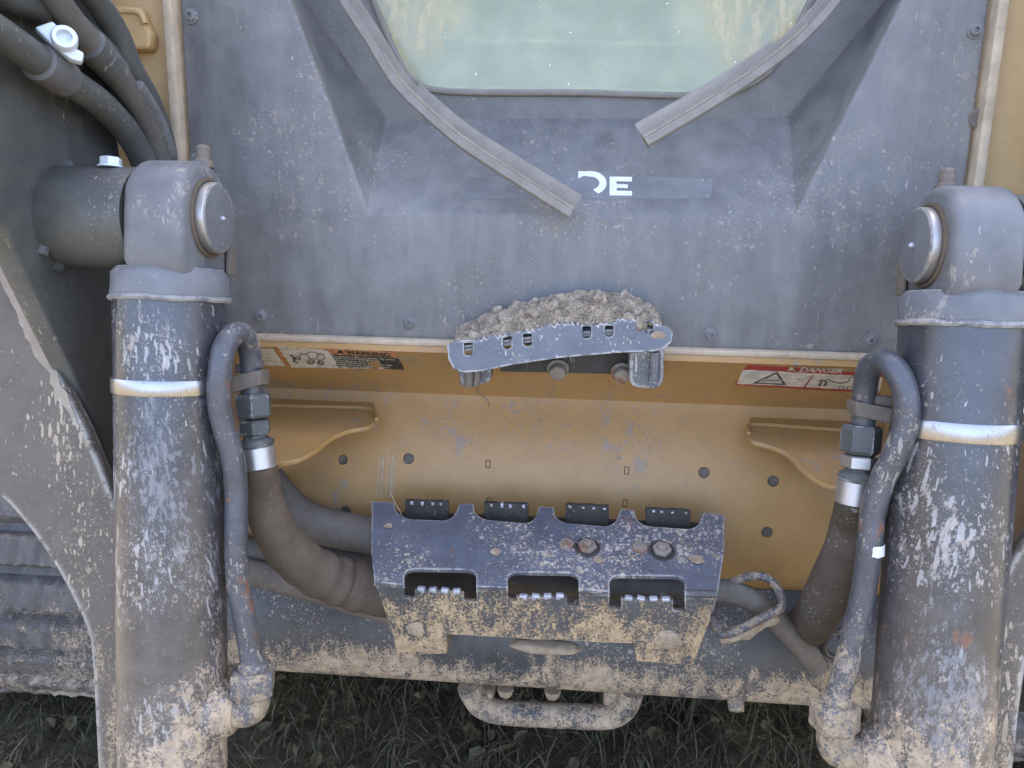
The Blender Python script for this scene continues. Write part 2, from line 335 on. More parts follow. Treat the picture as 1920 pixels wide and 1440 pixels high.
d1, c1, c2 = T.vor(130, T.wobble(200, .006)); spk = T.ramp(T.math('SUBTRACT', T.math('MULTIPLY', T.math('POWER', c1, 16.), .22), d1), 0., .05)
colg = T.mix(sm, T.mix(T.ramp(T.noise(14, 6), .3, .7), (.38, .41, .33), (.48, .50, .41)), (.56, .48, .31)); colg = T.mix(spk, colg, (.75, .75, .68))
df = T.n('BsdfDiffuse'); T.l(colg, df.inputs[0]); gl = T.n('BsdfGlossy'); gl.inputs['Roughness'].default_value = .12; gl.inputs[0].default_value = (.95, 1, .92, 1)
tr = T.n('BsdfTransparent'); tr.inputs[0].default_value = (.74, .82, .68, 1)
m1 = T.n('MixShader'); T.l(T.math('MAXIMUM', T.math('MAXIMUM', T.ramp(T.noise(6, 4), .3, .7, .42, .62), T.math('MULTIPLY', sm, .8)), spk), m1.inputs[0]); T.l(tr.outputs[0], m1.inputs[1]); T.l(df.outputs[0], m1.inputs[2])
fr = T.n('Fresnel'); fr.inputs[0].default_value = 1.5
m2 = T.n('MixShader'); T.l(fr.outputs[0], m2.inputs[0]); T.l(m1.outputs[0], m2.inputs[1]); T.l(gl.outputs[0], m2.inputs[2]); T.l(m2.outputs[0], T.out.inputs[0]); M_glass = T.m
T = NT('ground_soil'); gz = T.noise(9, 8, .65); gb = T.noise(.35, 4)
gc = T.mix(T.ramp(gz, .35, .65), (.05, .043, .03), (.125, .10, .068)); gc = T.mix(T.ramp(gb, .4, .6), gc, T.mix(T.ramp(T.noise(30, 6), .35, .65), (.075, .07, .04), (.15, .135, .085)))
T.principled(gc, .95, 0., .2, T.noise(70, 6, .7), .8, .02); M_ground = T.m
T = NT('grass_blades'); oi = T.noise(7, 3); T.principled(T.mix(T.ramp(T.noise(90, 2), .3, .7), T.mix(oi, (.04, .037, .016), (.066, .06, .026)), (.12, .095, .052)), .6, 0., .3); M_grass = T.m

# ------------------------------------------------------------------ ground
gm = []; N = 24
props(mk('ground', [(-400, -400, 0), (400, -400, 0), (400, 400, 0), (-400, 400, 0)], [(0, 1, 2, 3)], M_ground, None, False), kind='structure')
V = []; F = []; rg = random.Random(3)
for i in range(24000):
    x = rg.uniform(-1.25, .95); y = rg.uniform(-.45, .95)
    if y < -.1 and rg.random() < .4: continue
    h = rg.uniform(.012, .055)*(1.3 if rg.random() < .12 else 1); a = rg.uniform(0, 6.28); ln = rg.uniform(.3, 2.2)*h; b = rg.uniform(0, 6.28); wd = rg.uniform(.0008, .0021)
    dx, dy = math.cos(a)*wd, math.sin(a)*wd; ex, ey = math.cos(b)*ln, math.sin(b)*ln; k = len(V)
    V += [(x-dx, y-dy, 0), (x+dx, y+dy, 0), (x+dx*.8+ex*.4, y+dy*.8+ey*.4, h*.65), (x-dx*.8+ex*.4, y-dy*.8+ey*.4, h*.65), (x+ex, y+ey, h)]
    F += [(k, k+1, k+2, k+3), (k+3, k+2, k+4)]
for i in range(420):                                           # broad weed leaves lying among the blades
    x = rg.uniform(-1.2, .9); y = rg.uniform(-.4, .7); a = rg.uniform(0, 6.28); L_ = rg.uniform(.012, .036); W_ = L_*rg.uniform(.25, .45); z0 = rg.uniform(.008, .035); up_ = rg.uniform(-.1, .5)*L_
    c_, s__ = math.cos(a), math.sin(a); k = len(V)
    for u, v, zz in ((0, 0, 0), (.35, -1, .5), (.75, -.7, .8), (1, 0, .7), (.75, .7, .8), (.35, 1, .5)):
        V.append((x+c_*u*L_-s__*v*W_, y+s__*u*L_+c_*v*W_, z0+zz*up_+abs(v)*W_*.25))
    F += [(k, k+1, k+2, k+3), (k, k+3, k+4, k+5)]
g = mk('grass', V, F, M_grass, None, True); props(g, 'short shaded grass growing under and around the machine', 'grass', kind='stuff')

# ------------------------------------------------------------------ machine body
LD = thing('track_loader', (0, .4, 0), 'compact track loader with dark front panel, window and yellow footwell', 'loader')
XL, XR = -.436, .449
# front panel with the pressed recess round the window
TOPPY = -330
A, B, C_, D = aP(462, -240), aP(690, 402), aP(1491, 406), aP(1806, -240)
RF = -.10
def aF(px, py, o=0): return onp(px, py, PP0+PNL*(RF+o), PNL)
Fp, Gp, E1, H1 = aF(726, 224), aF(1472, 246), aF(566, -10), aF(1668, -10)
E2, H2 = aF(478, -225), aF(1790, -225)
_n = (C_-B).cross(Fp-B).normalized(); _d = PNL.cross(_n).normalized(); _d = _d if _d.x > 0 else -_d
Gp = Fp+_d*((Gp.x-Fp.x)/_d.x)
def PT(x, t): return Vector((x, 0, .79))+PUP*t
tt = .80
O = [PT(XL, .0), PT(XR, .0), PT(XR, tt), PT(XL, tt)]
A1 = A.lerp(B, (230+0)/642.); D1 = D.lerp(C_, 230/646.)
V = O+[A, B, C_, D, A1, D1, Fp, Gp, E1, H1, E2, H2]
F = [(0, 1, 6, 5), (0, 5, 8, 4, 3), (1, 2, 7, 9, 6), (2, 3, 4, 7), (5, 6, 11, 10), (5, 10, 12, 8), (8, 12, 14, 4), (6, 9, 13, 11), (9, 7, 15, 13), (4, 14, 15, 7)]
bk = len(V)
V += [p-PNL*.02 for p in O]; F += [(0, 1, bk+1, bk), (1, 2, bk+2, bk+1), (2, 3, bk+3, bk+2), (3, 0, bk, bk+3)]
panel = mk('front_panel', V, F, M_panel, LD, True, bevel=.0045, seg=3, ang=6)
panel.data.set_sharp_from_angle(angle=R(50))
# window: opening in the recess floor, glass, gasket
wpx = [(615, -215), (700, 0), (742, 100), (775, 148), (840, 171), (1090, 174), (1330, 178), (1415, 152), (1460, 110), (1520, 0), (1625, -215)]
wout = catmull([Vector((a, b, 0)) for a, b in wpx], 5)
floorw = [Fp, Gp, H1, H2, E2, E1]
plate('door_floor', floorw, M_recess, LD, [[aF(p.x, p.y) for p in wout]], th=.004, bevel=.0004)
win = plate('window', [aF(p.x, p.y, .003) for p in [(q) for q in wout]], M_glass, LD, th=.005, bevel=.0004); win['label'] = 'dusty greenish door window'
gp = [aF(p.x, p.y, .002) for p in wout]
mk('gasket', *sweep(gp, circ(.0042, 8)), M_seal, win)
fr2 = catmull([aF(a, b, -.007) for a, b in ((690, -80), (750, 20), (800, 66), (850, 76), (1080, 80), (1330, 86), (1400, 72), (1450, 30), (1500, -80))], 5)
mk('inner_frame', *sweep(fr2, circ(.0022, 8)), M_in, win)
# peeled lettering on the lower slope of the recess
LN = (Gp-Fp).cross(B-Fp).normalized(); LN = LN if LN.dot(CAM-Fp) > 0 else -LN
def aL(px, py, o=.0006): return onp(px, py, Fp+LN*o, LN)
def letter(name, pts, mat, o, parent=None): return plate(name, [aL(a, b, o) for a, b in pts], mat, parent or LD, th=.0005, bevel=.00005)
gh = letter('lettering_strip', jag(roundpoly([(868, 334), (1087, 322), (1130, 322), (1180, 330), (1338, 335), (1332, 372), (1180, 372), (870, 374)], 4), 12, 1.2), M_ghost, .0004); gh['label'] = 'worn band where lettering has peeled away'
arc = lambda cx, cy, rx, ry, a0, a1, n=14: [(cx+rx*math.cos(R(a0+(a1-a0)*i/n)), cy-ry*math.sin(R(a0+(a1-a0)*i/n))) for i in range(n+1)]
Dl = [(1084.5, 321)]+arc(1108, 343, 29.5, 22, 90, -62)+[(1112, 355)]+arc(1108, 343, 16, 12, -60, 90)+[(1099, 330), (1095, 329), (1084, 335)]
letter('letter_d', Dl, M_letter, .0011, gh)
El = [(1143, 331), (1185, 331.5), (1185, 340), (1156, 339.5), (1156, 345), (1177, 345.5), (1177, 352.5), (1156, 352), (1156, 357.5), (1185, 358), (1185, 366.5), (1143, 366)]
letter('letter_e', El, M_letter, .0011, gh)
# panel screws
sv, sf = lathe((0, 0, 0), (0, 0, 1), [(.0088, 0), (.0088, .0012), (.0066, .0016), (.0062, .0036), (.0046, .005), (.0026, .0051), (.0024, .0026), (0, .0026)], 20)
sme = bpy.data.meshes.new('screw'); sme.from_pydata(sv, [], sf); finish(sme, True); sme.materials.append(M_screw)
prot = PNL.to_track_quat('Z', 'Y').to_euler()
for p in ((358, 30), (370, 300), (490, 593), (768, 605), (1332, 627), (1632, 638), (1828, 57)):
    inst('screw', sme, aP(*p, .0004), prot, LD)
mk('screw_hole', *lathe(aP(1832, 221, .0004), PNL, [(.0095, 0), (.0085, .0006), (.006, .0006), (.0055, -.004), (0, -.004)], 20), M_hole, LD)
# yellow door posts
for nm, x0, x1, sgn in (('door_post', XL-.003, XL-.014, -1), ('door_post', XR+.003, XR+.014, 1)):
    a, b = sorted((x0, x1)); c = (a+b)/2
    mk(nm, *boxvf(PT(c, .39)-PNL*.004, (abs(b-a)/2, 0, 0), PUP*.43, PNL*.016), M_lip, LD, True, .002)
    c2 = c+sgn*.052
    mk('corner_post', *boxvf(PT(c2, .39)-PNL*.022, (.045, 0, 0), PUP*.43, PNL*.016), M_yelpost, LD, True, .002)
# welded tab on the left corner post
ty = -.012
tb = [aP(a, b, .012) for a, b in roundpoly([(196, 8), (262, 12), (270, 40), (284, 62), (280, 92), (196, 96)], 9)]
mk('post_tab', *platevf(tb, th=.02, bevel=.004), M_yelpost, LD)
mk('weld_bead', *tube([aP(a, b, .012) for a, b in ((205, 24), (235, 20), (262, 24), (272, 45))], .004, 8), M_yelpost, LD)
# yellow footwell: lip, inclined strip, crease, bulging front; one thick sheet with drilled holes
prof = [(-.012, .787), (-.0135, .780), (.097, .690), (.101, .683), (.092, .668), (.062, .630), (.041, .590), (.028, .54), (.022, .49), (.024, .452), (.05, .435)]
fine = [Vector((0, *p)) for p in prof]
cur = catmull(fine[3:], 6); pf = [fine[0], fine[1], fine[2]]+cur
inn = []
for i, p in enumerate(pf):
    inn.append(p+Vector((0, .005, 0)))
loop = pf+[q for q in reversed(inn)]
XW0, XW1 = -.47, .475
V = [Vector((x, p.y, p.z)) for x in (XW0, XW1) for p in loop]; m = len(loop)
F = [(i, (i+1) % m, m+(i+1) % m, m+i) for i in range(m)]+[tuple(range(m)), tuple(range(m, 2*m))]
tub = mk('footwell', V, F, M_yel, LD, True, ang=32)
def tubhit(px, py):
    d = ray(px, py); best = None
    for i in range(1, len(pf)-1):
        a, b = pf[i], pf[i+1]; n = Vector((0, (b-a).z, -(b-a).y)).normalized()
        if abs(d.dot(n)) < 1e-6: continue
        q = CAM+d*((Vector((0, a.y, a.z))-CAM).dot(n)/d.dot(n)); s = (Vector((0, q.y, q.z))-a).dot(b-a)/(b-a).length_squared
        if -.001 <= s <= 1.001:
            k = (q-CAM).length
            if best is None or k < best[0]: best = (k, q, n if n.dot(CAM-q) > 0 else -n)
    return best[1], best[2]
cut = []; plugs = []
for (px, py, r) in ((643, 862, .0068), (766, 860, .0075), (1320, 886, .0075), (1450, 902, .0075), (648, 958, .0072), (1438, 998, .0075)):
    q, n = tubhit(px, py); cut.append(lathe(q-n*.02, n, [(r, 0), (r, .04)], 20))
for (px, py) in ((915, 870), (1175, 882), (917, 940), (1172, 944)):
    q, n = tubhit(px, py); u = Vector((1, 0, 0)); v = n.cross(u)
    cut.append(boxvf(q, u*.0032, v*.0052, n*.02)); plugs.append(boxvf(q-n*.002, u*.0022, v*.0042, n*.0018))
cv, cf = merge(*cut); cme = bpy.data.meshes.new('cut'); cme.from_pydata([p-BASE[LD] for p in cv], [], cf)
bm = bmesh.new(); bm.from_mesh(cme); bmesh.ops.recalc_face_normals(bm, faces=bm.faces); bm.to_mesh(cme); bm.free()
co = bpy.data.objects.new('cut', cme); COL.objects.link(co); co.location = BASE[LD]
md = tub.modifiers.new('b', 'BOOLEAN'); md.operation = 'DIFFERENCE'; md.solver = 'EXACT'; md.object = co
bpy.context.view_layer.update()
nme = bpy.data.meshes.new_from_object(tub.evaluated_get(bpy.context.evaluated_depsgraph_get())); tub.modifiers.clear()
tub.data = nme; finish(nme, True, 32); bpy.data.objects.remove(co)
for pv in plugs: mk('slot_plug', *pv, M_yel, LD, True)
# hole backs seen through the drillings
bp = [p+Vector((0, .0062, 0)) for p in pf[2:]]; n_ = len(bp)
mk('footwell_backing', [Vector((x, p.y, p.z)) for x in (XW0, XW1) for p in bp], [(i, i+1, n_+i+1, n_+i) for i in range(n_-1)], M_hole, LD, True)
mk('lip_edge', *boxvf((.005, -.0066, .7905), (.44, 0, 0), (0, .0062, 0), (0, 0, .0034)), M_lip, LD, True, .0015)
mk('side_plate', *box((XW0-.012, -.01, .40), (XW0, .35, .80)), M_yel, LD, True, .002)
mk('side_plate', *box((XW1, -.01, .40), (XW1+.012, .35, .80)), M_yel, LD, True, .002)
for k, (x, y0, y1) in enumerate(((712, 848, 928), (719, 858, 932), (729, 845, 930), (737, 850, 934), (742, 862, 925))):
    P = [tubhit(x-k*.2-(y-y0)*.06, y) for y in (y0, (y0*2+y1)/3, (y0+2*y1)/3, y1)]
    mk('scratch_mark', *tube([q+n*.0001 for q, n in P], .0005+.0003*(k % 2), 6, 3), M_scr, LD)
# gusset shelves
def shelf(pts, wpts):
    o = plate('gusset', [aZ(a, b, .67) for a, b in pts], M_yel, LD, th=.006, bevel=.001, toward=(0, 0, 1))
    mk('weld_bead', *tube([aZ(a, b, .672) for a, b in wpts], .0026, 8, 5), M_yel, o)
gl_ = [Vector((a, b, 0)) for a, b in ((704, 768), (706, 784), (692, 799), (655, 806), (622, 820), (585, 848), (545, 864), (490, 868))]
shelf([(470, 745), (700, 748)]+[(p.x, p.y) for p in catmull(gl_, 5)]+[(470, 868)], ((500, 760), (560, 762), (620, 763), (680, 765), (702, 772), (706, 786)))
gr_ = [Vector((a, b, 0)) for a, b in ((1404, 800), (1408, 824), (1440, 834), (1476, 850), (1512, 886), (1555, 910), (1610, 918))]
shelf([(1660, 794), (1408, 778)]+[(p.x, p.y) for p in catmull(gr_, 5)]+[(1660, 920)], ((1404, 812), (1403, 798), (1430, 796), (1500, 801), (1570, 806), (1620, 809)))
# warning decals on the inclined strip
SN = Vector((0, .090, .1105)).cross(Vector((1, 0, 0))).normalized()
SN = Vector((0, -.09, -.1105)).normalized(); SV = Vector((0, -.1105, .09)).normalized(); SP = Vector((0, -.0135, .780))
def aS(px, py, o=.0006): return onp(px, py, SP+SN*o, SN)
def dec(name, pts, mat, parent, o=.0006, holes=()): return plate(name, [aS(a, b, o) for a, b in pts], mat, parent, [[aS(a, b, o) for a, b in h] for h in holes], th=.0004, bevel=.00003)
def text(name, body, p0, p1, hpx, mat, parent, o=.0014, bold=.012):
    a, b = aS(*p0, o), aS(*p1, o); c = aS(p0[0], p0[1]-hpx, o); hgt = (c-a).dot(SV)
    cu = bpy.data.curves.new('t', 'FONT'); cu.body = body; cu.offset = bold; cu.fill_mode = 'FRONT'
    ob = bpy.data.objects.new('t', cu); COL.objects.link(ob)
    me = bpy.data.meshes.new_from_object(ob.evaluated_get(bpy.context.evaluated_depsgraph_get()))
    bpy.data.objects.remove(ob); xs = [v.co.x for v in me.vertices]; x0, x1 = min(xs), max(xs); bs = BASE[parent]
    for v in me.vertices:
        v.co = a+(b-a)*((v.co.x-x0)/(x1-x0))+SV*(v.co.y/.70*hgt)-bs
    me.materials.append(mat); return link(name, me, parent)
wd = dec('warning_decal', jag([(516, 650), (746, 669), (757, 692), (545, 689)], 14, .8), M_white, LD, .0005); wd['label'] = 'worn orange, white and black warning decal'
dec('orange_bar', jag([(612, 653), (742, 662), (748, 672), (620, 664)], 10, 1), M_orange, wd, .0010)
dec('black_field', jag([(621, 664), (747, 672), (757, 693), (722, 692), (712, 687), (708, 691), (634, 689)], 6, 1.1), M_print, wd, .0010)
dec('stripe', [(514, 649), (520, 650), (546, 688), (538, 688)], M_orange, wd, .0010)
dec('side_field', jag([(486, 654), (512, 655), (535, 687), (487, 684)], 12, .7), M_white, LD, .0005)['label'] = 'faded left end of the warning decal'
dec('peeled_patch', jag(roundpoly([(690, 679), (712, 677), (716, 688), (706, 691), (694, 684)], 3), 5, 1), M_yel, wd, .0020)
text('heading', 'WARNING', (650, 664.5), (733, 670), 7.5, M_print, wd, .0018, .03)
dec('alert_mark', [(631, 662.5), (646, 663.5), (637, 656)], M_print, wd, .0018)
lines = ['To prevent injury, lower lift arms', 'fully before engaging or', 'disengaging attachment.', 'engagement pins and work the', 'arms are fully engaged before', 'operating loader.']
ln = [((624, 668.6), (741, 676)), ((627, 672.4), (712, 677.6)), ((630, 676.4), (714, 682)), ((631, 680.4), (735, 686.5)), ((633, 684.4), (732, 690)), ((636, 688.2), (702, 691.2))]
for s_, (a, b) in zip(lines, ln): text('text_line', s_, a, b, 3.0, M_white, wd, .0018, .012)
# pictogram of the machine
def stroke(name, pts, wpx, parent, mat=None, seg=1, closed=False, o=.0014):
    P = [aS(a, b, o) for a, b in pts]; return mk(name, *sweep(catmull(P, seg, closed) if seg > 1 or closed else P, [(-wpx, -.0001), (wpx, -.0001), (wpx, .0001), (-wpx, .0001)], SN, None, closed), mat or M_printl, parent)
for cx, cy, rx, ry in ((583, 679, 7, 4.2), (601, 680.5, 6, 4), (583, 679, 3.4, 2), (601, 680.5, 3, 2)):
    stroke('pictogram_line', [(cx+rx*math.cos(t*.785), cy+ry*math.sin(t*.785)) for t in range(8)], .0006, wd, None, 3, True)
stroke('pictogram_line', [(579, 673), (594, 673), (596, 665), (607, 665), (609, 673), (601, 675), (596, 674)], .0006, wd)
stroke('pictogram_line', [(579, 672), (577, 666), (560, 661)], .0005, wd)
stroke('pictogram_line', [(607, 665), (585, 660), (563, 666), (556, 671)], .0005, wd)
stroke('pictogram_line', [(545, 666), (552, 671), (551, 678), (560, 681)], .0017, wd)
stroke('pictogram_line', [(551, 671), (561, 675), (563, 670)], .0014, wd)
for k in range(3): stroke('pictogram_line', [(488, 664+k*6), (514+k*4, 666+k*6)], .0004, wd)
dd = dec('danger_decal', jag([(1402, 684), (1655, 702), (1650, 738), (1377, 722)], 16, .7), M_red, LD, .0005); dd['label'] = 'red and white danger decal with a triangle'
dec('white_field', jag([(1393, 694), (1525, 701), (1507, 726), (1381, 719.5)], 12, .6), M_white, dd, .0010)
dec('white_field', jag([(1527, 701), (1655, 708), (1650, 734), (1510, 726)], 12, .6), M_white, dd, .0010)
dec('triangle', [(1411, 719), (1457, 697.5), (1474, 722)], M_printl, dd, .0015, [[(1420, 717.6), (1455.5, 701), (1468, 720)]])
stroke('triangle_mark', [(1428, 716), (1440, 713), (1452, 714), (1462, 713)], .0011, dd)
text('heading', 'DANGER', (1498, 696.5), (1578, 699.5), 8, M_white, dd, .0014, .03)
dec('alert_mark', [(1477, 695.5), (1493, 696.3), (1484, 687.5)], M_white, dd, .0014)
stroke('pictogram_line', [(1536, 724), (1541, 713), (1550, 716), (1546, 724)], .0012, dd, None, 1, False, .0016)
stroke('pictogram_line', [(1534, 714), (1552, 712), (1573, 719), (1590, 716)], .0009, dd, None, 1, False, .0016)
for cx, cy, rx, ry in ((1578, 727, 5, 3.4), (1594, 728, 6, 3.6)):
    stroke('pictogram_line', [(cx+rx*math.cos(t*.785), cy+ry*math.sin(t*.785)) for t in range(8)], .0005, dd, None, 3, True, .0016)
stroke('pictogram_line', [(1574, 720), (1590, 716), (1594, 708), (1604, 708)], .0005, dd, None, 1, False, .0016)
# lower cross member
prof = [Vector((0, a, b)) for a, b in ((.16, .475), (.09, .470), (.035, .452), (-.005, .415), (-.026, .37), (-.030, .335), (-.022, .302), (.0, .288), (.05, .284), (.3, .284))]
pc = catmull(prof, 5); V = []; F = []; xs = [XW0+(XW1-XW0)*i/40 for i in range(41)]; m = len(pc)
for x in xs: V += [Vector((x, p.y, p.z)) for p in pc]
for i in range(40): F += [(i*m+k, i*m+k+1, (i+1)*m+k+1, (i+1)*m+k) for k in range(m-1)]
mk('cross_member', V, F, M_cross, LD, True)
mk('trough_back', *box((XW0, .075, .42), (XW1, .085, .47)), M_dark, LD, False)
mk('drain_plug', *lathe(aY(1380, 1322, -.02), Vector((0, -.6, -.5)), [(.011, -.01), (.011, .004), (.0095, .008), (.004, .009)], 16), M_fit, LD)
for a, b in ((948, 1302), (1036, 1306)):
    mk('mud_lump', *lathe(aY(a, b-6, -.008), Vector((0, -.1, -1)), [(.012, -.006), (.010, .004), (.006, .008), (.002, .010)], 9), M_mud, LD)
tl = [aY(a, b, .0) for a, b in ((880, 1285), (888, 1304), (908, 1326), (950, 1336), (1040, 1341), (1130, 1344), (1162, 1334), (1178, 1314), (1184, 1292))]
mk('tow_loop', *tube(tl, .0178, 14, 5), M_cross, LD)
for a in (898, 1160):
    q = aY(a, 1304, .012); mk('tow_lug', *box(q-Vector((.022, .012, .012)), q+Vector((.022, .03, .014))), M_cross, LD, True, .005)
# bolts on the rear of the trough, right
q = aY(1568, 1208, -.02); mk('lug_ring', *tube([q+Vector((.016*math.cos(t), 0, .02*math.sin(t))) for t in [i*.785 for i in range(8)]], .0045, 8, 3, closed=True), M_cross, LD)
# body behind: belly, cab shell, engine cover (they shade the front)
mk('belly_pan', *box((-.44, .1, .286), (.44, 1.7, .43)), M_dark, LD, True, .01)
for sx in (-1, 1):
    mk('cab_side', *box((sx*.462-.008, .11, .42), (sx*.462+.008, 1.15, .98)), M_yelpost, LD, True, .003)
    mk('cab_pillar', *box((sx*.44-.02, 1.05, .9), (sx*.44+.02, 1.12, 1.98)), M_dark, LD, True, .004)
mk('cab_roof', *box((-.5, .06, 1.93), (.5, 1.25, 1.99)), M_dark, LD, True, .02)
mk('cab_header', *box((-.445, .10, 1.575), (.455, .2, 1.93)), M_dark, LD, True, .01)
mk('cab_rear', *box((-.44, 1.1, .42), (.44, 1.13, 1.12)), M_in, LD, True, .004)
mk('cab_floor', *box((-.44, .13, .70), (.44, 1.1, .72)), M_in, LD, True, .003)
mk('engine_cover', *box((-.8, 1.3, .35), (.8, 2.3, 1.45)), M_yelpost, LD, True, .03)
st = merge(box((-.23, .55, .85), (.23, .95, .97)), box((-.22, .9, .95), (.22, 1.0, 1.38)))
mk('operator_seat', *st, M_in, LD, True, .03)

# ------------------------------------------------------------------ loose rubber window seals
def seal(label, px, wd_, dep):
    P = [onp(a, b, PP0+PNL*o, PNL) for a, b, o in px]
    r = thing('rubber_seal', P[-1], label, 'rubber seal', 'loose window seals')
    path = catmull(P, 8)
    k = wd_
    pr = [(-k, 0), (-k, dep*.75), (-k*.8, dep), (-k*.05, dep), (0, dep*.8), (.05*k, dep*.75), (.08*k, dep*.55), (.3*k, dep*.6), (.36*k, dep*.4), (.6*k, dep*.45), (.66*k, dep*.25), (k, dep*.3), (k, 0)]
    mk('channel', *sweep(path, pr, PNL), M_seal, r, True, ang=30)
    co_ = path[len(path)//3:]
    mk('core_strip', *sweep([p for p in co_], [(.09*k, dep*.4), (.09*k, dep*.66), (.3*k, dep*.7), (.3*k, dep*.4)], PNL), M_seal2, r, True, ang=30)
    # ragged second lip behind
    L = len(path); lip = path[L//2:]
    mk('lip', *sweep(lip, [(k, dep*.05), (k, dep*.12), (k*1.75, dep*.10), (k*1.75, dep*.03)], PNL, lambda t: .8+.25*t), M_seal, r, True, ang=30)
    return r
seal('long split rubber seal hanging across the panel towards the white letters', [(620, -60, .0), (660, 8, .0), (705, 78, .0), (748, 148, .0), (800, 202, .004), (870, 262, .012), (960, 322, .018), (1075, 395, .02)], -.0105, .012)
seal('shorter rubber seal hanging below the right corner of the window', [(1600, -60, .0), (1548, 10, .0), (1490, 72, .0), (1420, 128, .0), (1330, 188, .004), (1205, 262, .012)], .0105, .012)

# ------------------------------------------------------------------ hydraulic cylinders
def along(P, s, w_=0, x=0): return P+CUP*s+CNL*w_+Vector((x, 0, 0))
def cyl(side, label):
    sg = -1 if side == 'l' else 1                       # sg: which way is outboard
    X0 = -.368 if sg < 0 else .374
    def S_(px, py):
        q = aC(px, py); return (q-CP0).dot(CUP)
    if sg < 0: sc, sb0, sb1, se = S_(325, 562), S_(325, 707), S_(325, 734), S_(325, 1425)
    else: sc, sb0, sb1, se = S_(1805, 610), S_(1795, 783), S_(1795, 817), S_(1745, 1480)
    P = Vector((X0, CP0.y, CP0.z)); up = CUP
    r = thing('hydraulic_cylinder', along(P, se), label, 'hydraulic cylinder', 'bucket tilt cylinders')
    rb = .0518
    mk('barrel', *lathe(P, up, [(.02, se-.035), (.04, se-.03), (.052, se-.012), (rb, se+.012), (rb, sc+.002)], 64), M_cyl, r, True, ang=40)
    col_ = mk('collar', *lathe(P, up, [(rb, sc-.001), (rb+.0015, sc+.001), (rb+.0022, sc+.006), (rb+.0015, sc+.009), (rb+.001, sc+.024), (rb-.004, sc+.030), (.02, sc+.031)], 64), M_lug, r, True, ang=40)
    V, F = tube([along(P, sc+.001)+(Vector((math.cos(t), 0, 0))*(rb+.001)+CNL*math.sin(t)*(rb+.001)) for t in [i*math.pi/12 for i in range(24)]], .0032, 8, 2, closed=True, up=up)
    V = [v+Vector((0, 0, 0))+up*(.0016*mnoise.noise(v*60)) for v in V]
    mk('weld_bead', V, F, M_lug, col_, True)
    bd = mk('strap', *lathe(P, up, [(rb-.001, sb1), (rb+.0016, sb1), (rb+.0022, sb1+.002), (rb+.0022, sb0-.002), (rb+.0016, sb0), (rb-.001, sb0)], 64), M_band, r, True, ang=40); bd['label'] = 'shiny steel strap round the barrel'
    # clevis lug
    if sg < 0: xo, xi = aC(226, 470, .05).x, aC(343, 470, .05).x
    else: xo, xi = aC(1926, 500, .05).x, aC(1787, 500, .05).x
    pin = aX(388, 408, xi) if sg < 0 else aX(1752, 458, xi)
    sp = (pin-CP0).dot(CUP); RL = .053
    pr = [(.038, sc+.018), (.0515, sc+.034)]+[(RL*math.cos(R(a))*(1 if a > 15 and a < 165 else .95), sp+RL*math.sin(R(a))) for a in range(0, 181, 12)]+[(-.0515, sc+.034), (-.038, sc+.018)]
    a, b = sorted((xo, xi)); n = len(pr)
    V = [Vector((x, P.y, P.z))+CUP*s+CNL*w_ for x in (a, b) for w_, s in pr]
    F = [(i, (i+1) % n, n+(i+1) % n, n+i) for i in range(n)]+[tuple(range(n)), tuple(range(n, 2*n))]
    lug = mk('clevis', V, F, M_lug, r, True, bevel=.009, seg=4, ang=50); lug.data.set_sharp_from_angle(angle=R(60))
    pc_ = Vector((xi, P.y, P.z))+CUP*sp; ax = Vector((-sg, 0, 0))
    pn = mk('pin', *lathe(pc_, ax, [(.033, -.02), (.033, .0105), (.0322, .0115), (.0305, .012), (.001, .012)], 48), M_lug, r, True, ang=30)
    mk('pin_rim', *lathe(pc_, ax, [(.0334, .0), (.0338, .0007), (.0338, .0096), (.0331, .0102)], 64), M_steel, pn, True)
    mk('pin_seal', *lathe(pc_, ax, [(.038, -.002), (.038, .002), (.0365, .0028), (.0345, .0026), (.034, 0)], 48), M_sleeve, pn, True)
    mk('grease_tip', *lathe(pc_+ax*.0116-CNL*.002, ax, [(.003, 0), (.003, .002), (.0015, .004), (.0005, .0045)], 10), M_worn, pn, True)
    # small key plate behind the lug
    k0 = along(P, sc+.043, -.040, 0); k0.x = xi-sg*.004
    mk('key_plate', *boxvf(k0, (.002, 0, 0), CUP*.016, CNL*.008), M_brkt, r, True, .001)
    # pin boss towards the arm and its retaining bolt
    xe = X0+sg*.118
    a, b = sorted((xo+sg*.003, xe)); bs = Vector((a, P.y, P.z))+CUP*(sp-.002)
    L = b-a
    boss = mk('pin_boss', *lathe(bs, (1, 0, 0), [(.04, 0), (.047, .001), (.0485, .004), (.0485, L-.004), (.047, L)], 48), M_arm, r, True, ang=35)
    if sg < 0:
        q = aC(199, 326, .02); q = Vector((q.x, bs.y, bs.z))+CUP*.046+CNL*.012
        mk('boss_bolt', *merge(lathe(q, CUP, [(.012, 0), (.012, .0015)], 20), hexa(q, CUP, .0098, .0095)), M_galv, boss)
        for pts in (((128, 306), (112, 350), (104, 400), (90, 440), (78, 480)), ((122, 400), (136, 415), (134, 440), (118, 480), (104, 510))):
            mk('weld_bead', *tube([aX(a_, b_, -.474) for a_, b_ in pts], .006, 8, 5), M_arm, boss)
    # grease hose nipple on the lug top
    g0 = along(P, sp+RL-.003, -.012); g0.x = (xo+xi)/2+sg*(-.012 if sg > 0 else -.018)
    mk('grease_fitting', *lathe(g0, CUP, [(.010, 0), (.010, .006), (.007, .008), (.0075, .018), (.005, .021)], 12), M_brkt, r)
